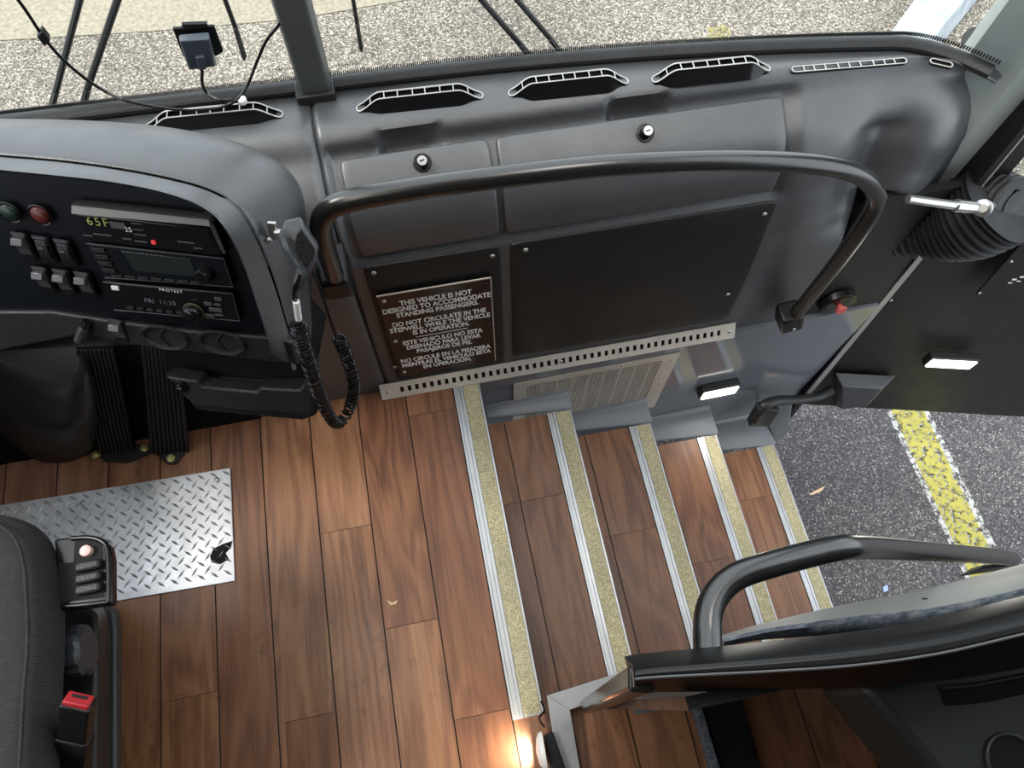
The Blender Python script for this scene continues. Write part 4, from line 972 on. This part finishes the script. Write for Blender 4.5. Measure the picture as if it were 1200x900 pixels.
ba = thing('stairwell_barrier', 'black barrier with a thick padded top rail behind the steps, lower right', 'barrier', (.45, -.05, 0))
zt2 = .86
def bt(px_, py_, z=zt2): return at(px_, py_, z=z)
up_e = cat([bt(742, 780), bt(765, 776), bt(840, 769), bt(900, 763), bt(1000, 752), bt(1100, 737), bt(1200, 713), bt(1330, 680), bt(1500, 630)], 6)
lo_e = cat([bt(746, 811, .80), bt(765, 812, .80), bt(840, 811, .80), bt(900, 809, .80), bt(1000, 806, .80), bt(1100, 799, .80), bt(1200, 784, .80), bt(1330, 760, .80), bt(1500, 720, .80)], 6)
md_e = cat([bt(744, 796, .875), bt(765, 794, .875), bt(840, 790, .875), bt(900, 787, .875), bt(1000, 780, .875), bt(1100, 766, .875), bt(1200, 743, .875), bt(1330, 712, .875), bt(1500, 664, .875)], 6)
n_ = len(up_e); fl_e = [q+V((0, .012, -.045)) for q in up_e]; ll_e = [q+V((0, .012, -.02)) for q in lo_e]
mb = MB(); mb.grid([fl_e, up_e, [a.lerp(b, .5)+V((0, 0, .008)) for a, b in zip(up_e, md_e)], md_e, [a.lerp(b, .5)+V((0, 0, .004)) for a, b in zip(md_e, lo_e)], lo_e, ll_e, fl_e])
for i in (0, n_-1):
    mb.add([fl_e[i], up_e[i], md_e[i], lo_e[i], ll_e[i]], [(0, 1, 2, 3, 4)])
RAILP = Mat('padded rail vinyl', (.007, .007, .0075), .36, spec=.3).m
tr_o = obj('top_rail', mb, RAILP, ba, smooth=50, bevel=.004)
mb = MB().tube([q+V((0, 0, .0012)) for q in md_e], .0016, 6); obj('rail_seam', mb, Mat('rail seam', (.09, .09, .09), .4).m, tr_o)
mb = MB(); b0_ = at(688, 828, z=.03); b1_ = bt(752, 795, .84)
mb.tube([b0_, b0_.lerp(b1_, .5), b1_], [.0185, .0195, .0205], 4, up=(1, .6, 0)); obj('post', mb, Mat('polished dark post', (.05, .045, .04), .16, .5).m, ba, bevel=.006)
# unseen panel added below the rail to block light from the floor behind
lp = [V((.26, -.012, .70)), V((1.17, -.012, .70)), V((1.17, -.012, .06)), V((.36, -.012, .06))]
obj('light_block_panel', MB().slab([(.20, -.030, .80), (1.17, -.030, .80), (1.17, -.030, .03), (.20, -.030, .03)], (0, -.015, 0)), BLK, ba)
obj('lower_rail', MB().slab([at(745, 838, z=.05), at(868, 816, z=.05), at(868, 805, z=.05), at(745, 828, z=.05)], (0, 0, -.03)), GREYT, ba, bevel=.002)
# dark equipment housing behind the barrier, with slot and ring
hb = thing('equipment_housing', 'dark housing with a rounded slot and a ring behind the barrier, bottom right corner', 'housing', (.85, -.25, 0))
hz_ = .60
hq = [at(a, b, z=hz_) for a, b in ((1000, 800), (1240, 770), (1330, 930), (1085, 935))]
hq = [at(1003, 800, z=hz_), V((1.15, at(1003, 800, z=hz_).y, hz_)), V((1.15, -.62, hz_)), V((at(1090, 905, z=hz_).x+.25, -.62, hz_)), at(1090, 905, z=hz_)]
DKG = Mat('dark green grey plastic', (.022, .026, .026), .45).m
obj('case', MB().slab(hq, (0, 0, -.16)), DKG, hb, bevel=.02, seg=4)
sl = [at(a, b, z=hz_+.002) for a, b in ((1106, 817), (1150, 813), (1200, 803), (1260, 792))]
obj('slot', MB().tube(cat(sl, 5), .011, 12, flat=.25), VOID, hb, smooth=60)
obj('slot_lip', MB().tube(cat([q+V((0, .012, .002)) for q in sl], 5), .0035, 8), DKG, hb, smooth=60)
c = at(1186, 893, z=hz_+.002); obj('ring', MB().tube([c+V((math.cos(2*math.pi*i/32)*.034, math.sin(2*math.pi*i/32)*.034, .002)) for i in range(33)], .0035, 8, cap=False), DKG, hb)
obj('ring_hollow', MB().cyl(c, (0, 0, 1), .031, .003, 28), VOID, hb)
hp = [at(820, 822, z=.12), at(850, 815, z=.12), at(1000, 812, z=.3), at(1080, 905, z=.3)]
tag(obj('worn_strip', MB().slab([at(812, 828, z=.03), at(822, 826, z=.03), at(846, 905, z=.03), at(834, 905, z=.03)], (0, 0, -.029)), WORN, bevel=.004), 'narrow worn dark strip lying on the wood floor under the padded rail', 'strip')
obj('panel', MB().slab([at(824, 826, z=.02), at(868, 815, z=.02), at(890, 905, z=.02), at(848, 905, z=.02)], (0, 0, -.015)), BLK, ba)
# grab tube over the steps
gt = thing('stair_handrail', 'bent black handrail descending over the lower steps behind the barrier rail', 'rail', at(1150, 660, x=1.15))
ptz = [(830, 775, .80), (829, 745, .79), (831, 716, .785), (843, 692, .78), (866, 674, .775), (905, 661, .765), (955, 648, .745), (985, 642, .73), (1004, 641, .70), (1030, 642, .62), (1085, 646, .43), (1140, 650, .22), (1176, 653, .06), (1186, 655, 0.0)]
P2 = [at(a, b, z=z) for a, b, z in ptz]
mb = MB(); mb.tube(cat(P2, 8), .0170, 18); obj('tube', mb, RAIL, gt, smooth=60)
obj('bracket', MB().slab([at(1136, 672, z=.0), at(1152, 662, z=.0), at(1192, 657, z=.0), at(1192, 664, z=.0)], (0, 0, -.05)), BLK, gt, bevel=.004)
# grey sloped cover behind handrail with worn front edge
cv = thing('barrier_cover', 'grey fibreglass cover with a frayed blue-grey edge between handrail and padded rail', 'cover', at(1050, 730, z=.45))
tops = [(846, 744, .52), (900, 728, .52), (950, 716, .52), (1000, 705, .52), (1100, 685, .52), (1200, 660, .52), (1310, 632, .52)]
bots = [(846, 750, .56), (900, 737, .57), (950, 730, .58), (1000, 723, .585), (1100, 712, .59), (1200, 690, .595), (1310, 662, .60)]
bot2 = [(848, 757, .55), (900, 747, .56), (950, 743, .565), (1000, 739, .57), (1100, 730, .575), (1200, 707, .58), (1310, 680, .585)]
R1 = cat([at(*q[:2], z=q[2]) for q in tops], 6); R2 = cat([at(*q[:2], z=q[2]) for q in bots], 6); R3 = cat([at(*q[:2], z=q[2]) for q in bot2], 6)
obj('top', MB().grid([[q+V((0, 0, -.05)) for q in R1], [q+V((0, -.002, -.006)) for q in R1], [q+V((0, -.006, 0)) for q in R1], [a.lerp(b, .5)+V((0, 0, .004)) for a, b in zip(R1, R2)], R2]), FIBRE, cv, smooth=60)
obj('worn_edge', MB().grid([[q+V((0, .001, .001)) for q in R2], [a.lerp(b, .4)+V((0, 0, .007)) for a, b in zip(R2, R3)], R3, [q+V((0, 0, -.06)) for q in R3]]), WORN, cv, smooth=60)
for a, b in ((1084, 707), (1199, 683)):
    c = at(a, b, z=.557); obj('plug', MB().tube([c-V((0, 0, .004)), c+V((0, 0, .006))], [.009, .007], 16, flat=1), BLK, cv)

# ------------------------------------------------------------------ things on and beyond the windscreen
GP = basep(-.4, .9)+V((0, -.02, 0)); GN = V((-.03, -1, -.10)).normalized()
def og(px_, py_, o=0): return at(px_, py_, p=GP+GN*o, n=GN)
def wiper(label, pts, w):
    path = [og(a, b, -.035) for a, b in pts]
    t = thing('wiper', label, 'wiper', path[-1], 'windscreen wipers outside the glass')
    obj('arm', MB().tube(path, [w*1.3]*(len(path)-1)+[w*1.6], 8, flat=.7), SIDE, t)
    obj('blade', MB().tube([q+V((0, -.008, 0)) for q in path[-2:]], w*.6, 6), RUB, t)
wiper('leftmost windscreen wiper arm seen through the glass', [(100, -30), (96, -10), (66, 105), (57, 140)], .006)
wiper('second wiper arm from the left, reaching down to the cowl', [(147, -30), (141, -10), (103, 102), (93, 142)], .0065)
wiper('short wiper tip between the black transponder and the grey post', [(252, -35), (262, -5), (275, 30), (286, 66)], .0045)
wiper('short wiper tip just right of the grey windscreen post', [(408, -30), (413, -5), (418, 25), (423, 56)], .0040)
wiper('wiper arm left of its twin above the middle vent', [(535, -30), (560, -5), (608, 50), (632, 78)], .0060)
wiper('wiper arm right of its twin above the middle vent', [(580, -30), (602, -5), (643, 43), (667, 74)], .0055)
tp = thing('toll_transponder', 'slate black transponder box stuck on the windscreen behind the thin cables', 'transponder', og(235, 85))
bxp = [(202, 34), (252, 31), (262, 60), (260, 66), (216, 70)]
obj('mount', MB().slab([og(a, b, .004) for a, b in ((202, 34), (251, 31), (262, 61), (255, 66), (215, 68))], -GN*.006), BLK, tp, bevel=.002)
obj('tab', MB().slab([og(a, b, .006) for a, b in ((213, 29), (243, 28), (243, 32), (213, 32))], -GN*.006), BLK, tp)
bb = [og(a, b, .012) for a, b in ((209, 40), (245, 37), (255, 77), (221, 82))]
b2 = [og(a, b, .034) for a, b in ((210, 48), (245, 46), (252, 78), (222, 82))]
mb = MB(); mb.add(bb+b2, [(3, 2, 1, 0), (4, 5, 6, 7)]+[(i, (i+1) % 4, (i+1) % 4+4, i+4) for i in range(4)]); obj('case', mb, BLUEB, tp, bevel=.003)
obj('plug', MB().slab([og(a, b, .040) for a, b in ((229, 68), (240, 67), (242, 82), (233, 83))], -GN*.012), BLUEB, tp, bevel=.002)
def cable(label, pts, r, o=.03):
    P = [og(a, b, o) if z is None else at(a, b, z=z) for a, b, z in pts]
    ob = obj('cable', MB().tube(cat(P, 8), r, 8), GLOSSB, smooth=60); return tag(ob, label, 'cable')
cb = cable('long thin black cable drooping across the left windscreen to the grey post', [(10, -15, None), (30, 12, None), (50, 42, None), (72, 68, None), (100, 92, None), (125, 108, None), (145, 117, .78), (175, 124, .755), (215, 129, .745), (250, 127, .745), (275, 119, .755), (290, 100, None), (300, 75, None), (312, 48, None), (326, 30, None), (333, 17, None)], .0026)
obj('cable_clip', MB().obox(og(51, 42, .03), (og(60, 52)-og(44, 32)), GN, (og(60, 34)-og(44, 50)), .020, .014, .016), BLK, cb, bevel=.002)
cable('short black cable dropping from the transponder to the dashboard', [(237, 83, None), (237, 98, None), (243, 110, None), (256, 117, .77), (272, 117, .76)], .0028, .032)
tag(obj('cable_bead', MB().cyl(at(284, 118, z=.75), (0, 0, 1), .008, .010, 12), WHITE, bevel=.002), 'small pale blob where the cables meet beside the first vent', 'clip')
for (a, b) in ((316, 84), (393, 79)):
    ax2 = (og(a+30, b-3)-og(a, b)).normalized(); uy = GN.cross(ax2); uy = uy if uy.z > 0 else -uy
    t_ = MB().add([og(a, b, .002), og(a+1, b, .002), og(a+1, b+1, .002)], [(0, 1, 2)])
    h = thing('glass_marking', 'etched maker marking on the glass %s the windscreen centre post' % ('left of' if a < 350 else 'right of'), 'marking', og(a, b, .002), 'etched markings on the windscreen')
    text('TEMPERED', .0085, og(a, b, .003), ax2, uy, BLK, h, lift=0); text('AS-1', .006, og(a+12, b+6, .003), ax2, uy, BLK, h, lift=0)
GZ = -1.10
# painted marks, concrete strip and stop
q = [at(a, b, z=GZ) for a, b in ((1043, 478), (1080, 478), (1158, 640), (1120, 640))]
ext = lambda a, b, k: b+(b-a)*k
mb = MB().slab([ext(q[3], q[0], .5)+V((0, 0, .003)), ext(q[2], q[1], .5)+V((0, 0, .003)), ext(q[1], q[2], .9)+V((0, 0, .003)), ext(q[0], q[3], .9)+V((0, 0, .003))], (0, 0, -.002))
tag(obj('painted_line', mb, YEL), 'worn yellow painted line on the asphalt beside the open door', 'line')
wl_ = (q[0]-q[1]).normalized(); q5 = [ext(q[3], q[0], .5), ext(q[0], q[3], .9)]
mb = MB().slab([q5[0]+wl_*.022+V((0, 0, .002)), q5[0]-wl_*.155+V((0, 0, .002)), q5[1]-wl_*.155+V((0, 0, .002)), q5[1]+wl_*.022+V((0, 0, .002))], (0, 0, -.001))
tag(obj('painted_line', mb, paint('old white paint', (.50, .50, .48)) if False else WHT), 'older white line showing under the edges of the yellow line', 'line')
mb = MB().slab([at(a, b, z=GZ+.004) for a, b in ((829, 32), (854, 29), (864, 58), (836, 62))], (0, 0, -.002)); tag(obj('painted_line', mb, paint('faded yellow paint', (.42, .37, .13), .50)), 'short faded yellow mark on the ground seen through the right windscreen', 'line')
c = [at(a, b, z=GZ+.004) for a, b in ((-260, 62), (0, 47), (180, 36), (345, 22), (520, -8), (560, -60), (-300, -60))]
tag(obj('concrete_strip', MB().slab(c, (0, 0, -.003)), CONC), 'sandy pale concrete strip at the top left beyond the windscreen', 'pavement')
GR2 = at(1042, 44, z=GZ)
w1 = [at(a, b, z=GZ+.12) for a, b in ((1038, 46), (1092, 46), (1155, -30), (1092, -30))]; w0 = [q-V((-.02, 0, .12)) for q in w1]
w0[1] += V((.05, 0, 0)); w0[2] += V((.05, 0, 0))
mb = MB(); mb.add(w0+w1, [(3, 2, 1, 0), (4, 5, 6, 7)]+[(i, (i+1) % 4, (i+1) % 4+4, i+4) for i in range(4)])
WS_ = Mat('white concrete', (.62, .66, .68), .7); WS_.color(WS_.ramp(WS_.noise(9, 6), [(.3, (.27, .31, .34)), (.7, (.44, .47, .49))])); 
tag(obj('wheel_stop', mb, WS_.m, bevel=.01), 'pale white block lying on the ground beyond the right end of the windscreen', 'block')
c = at(958, 574, z=GZ+.004); mb = MB(); ring = []
lf = [(948, 579), (955, 575), (968, 569), (962, 576), (952, 580)]
tag(obj('dry_leaf', MB().slab([at(a, b, z=GZ+.006) for a, b in lf], (0, 0, -.003)), Mat('dry leaf', (.62, .42, .26), .7).m), 'dry tan leaf on the asphalt beside the lowest step', 'leaf')
tag(obj('litter_scrap', MB().slab([at(a, b, z=GZ+.008) for a, b in ((1035, 688), (1040, 685), (1041, 692), (1036, 694))], (0, 0, -.004)), Mat('blue white scrap', (.35, .45, .8), .5).m), 'tiny blue and white scrap on the asphalt behind the handrail', 'litter')
tag(obj('litter_scrap', MB().slab([at(a, b, z=.003) for a, b in ((453, 703), (460, 706), (466, 703), (464, 708), (457, 709))], (0, 0, -.002)), Mat('straw bit', (.55, .42, .24), .7).m), 'tiny curled straw bit lying on the wood floor', 'litter')
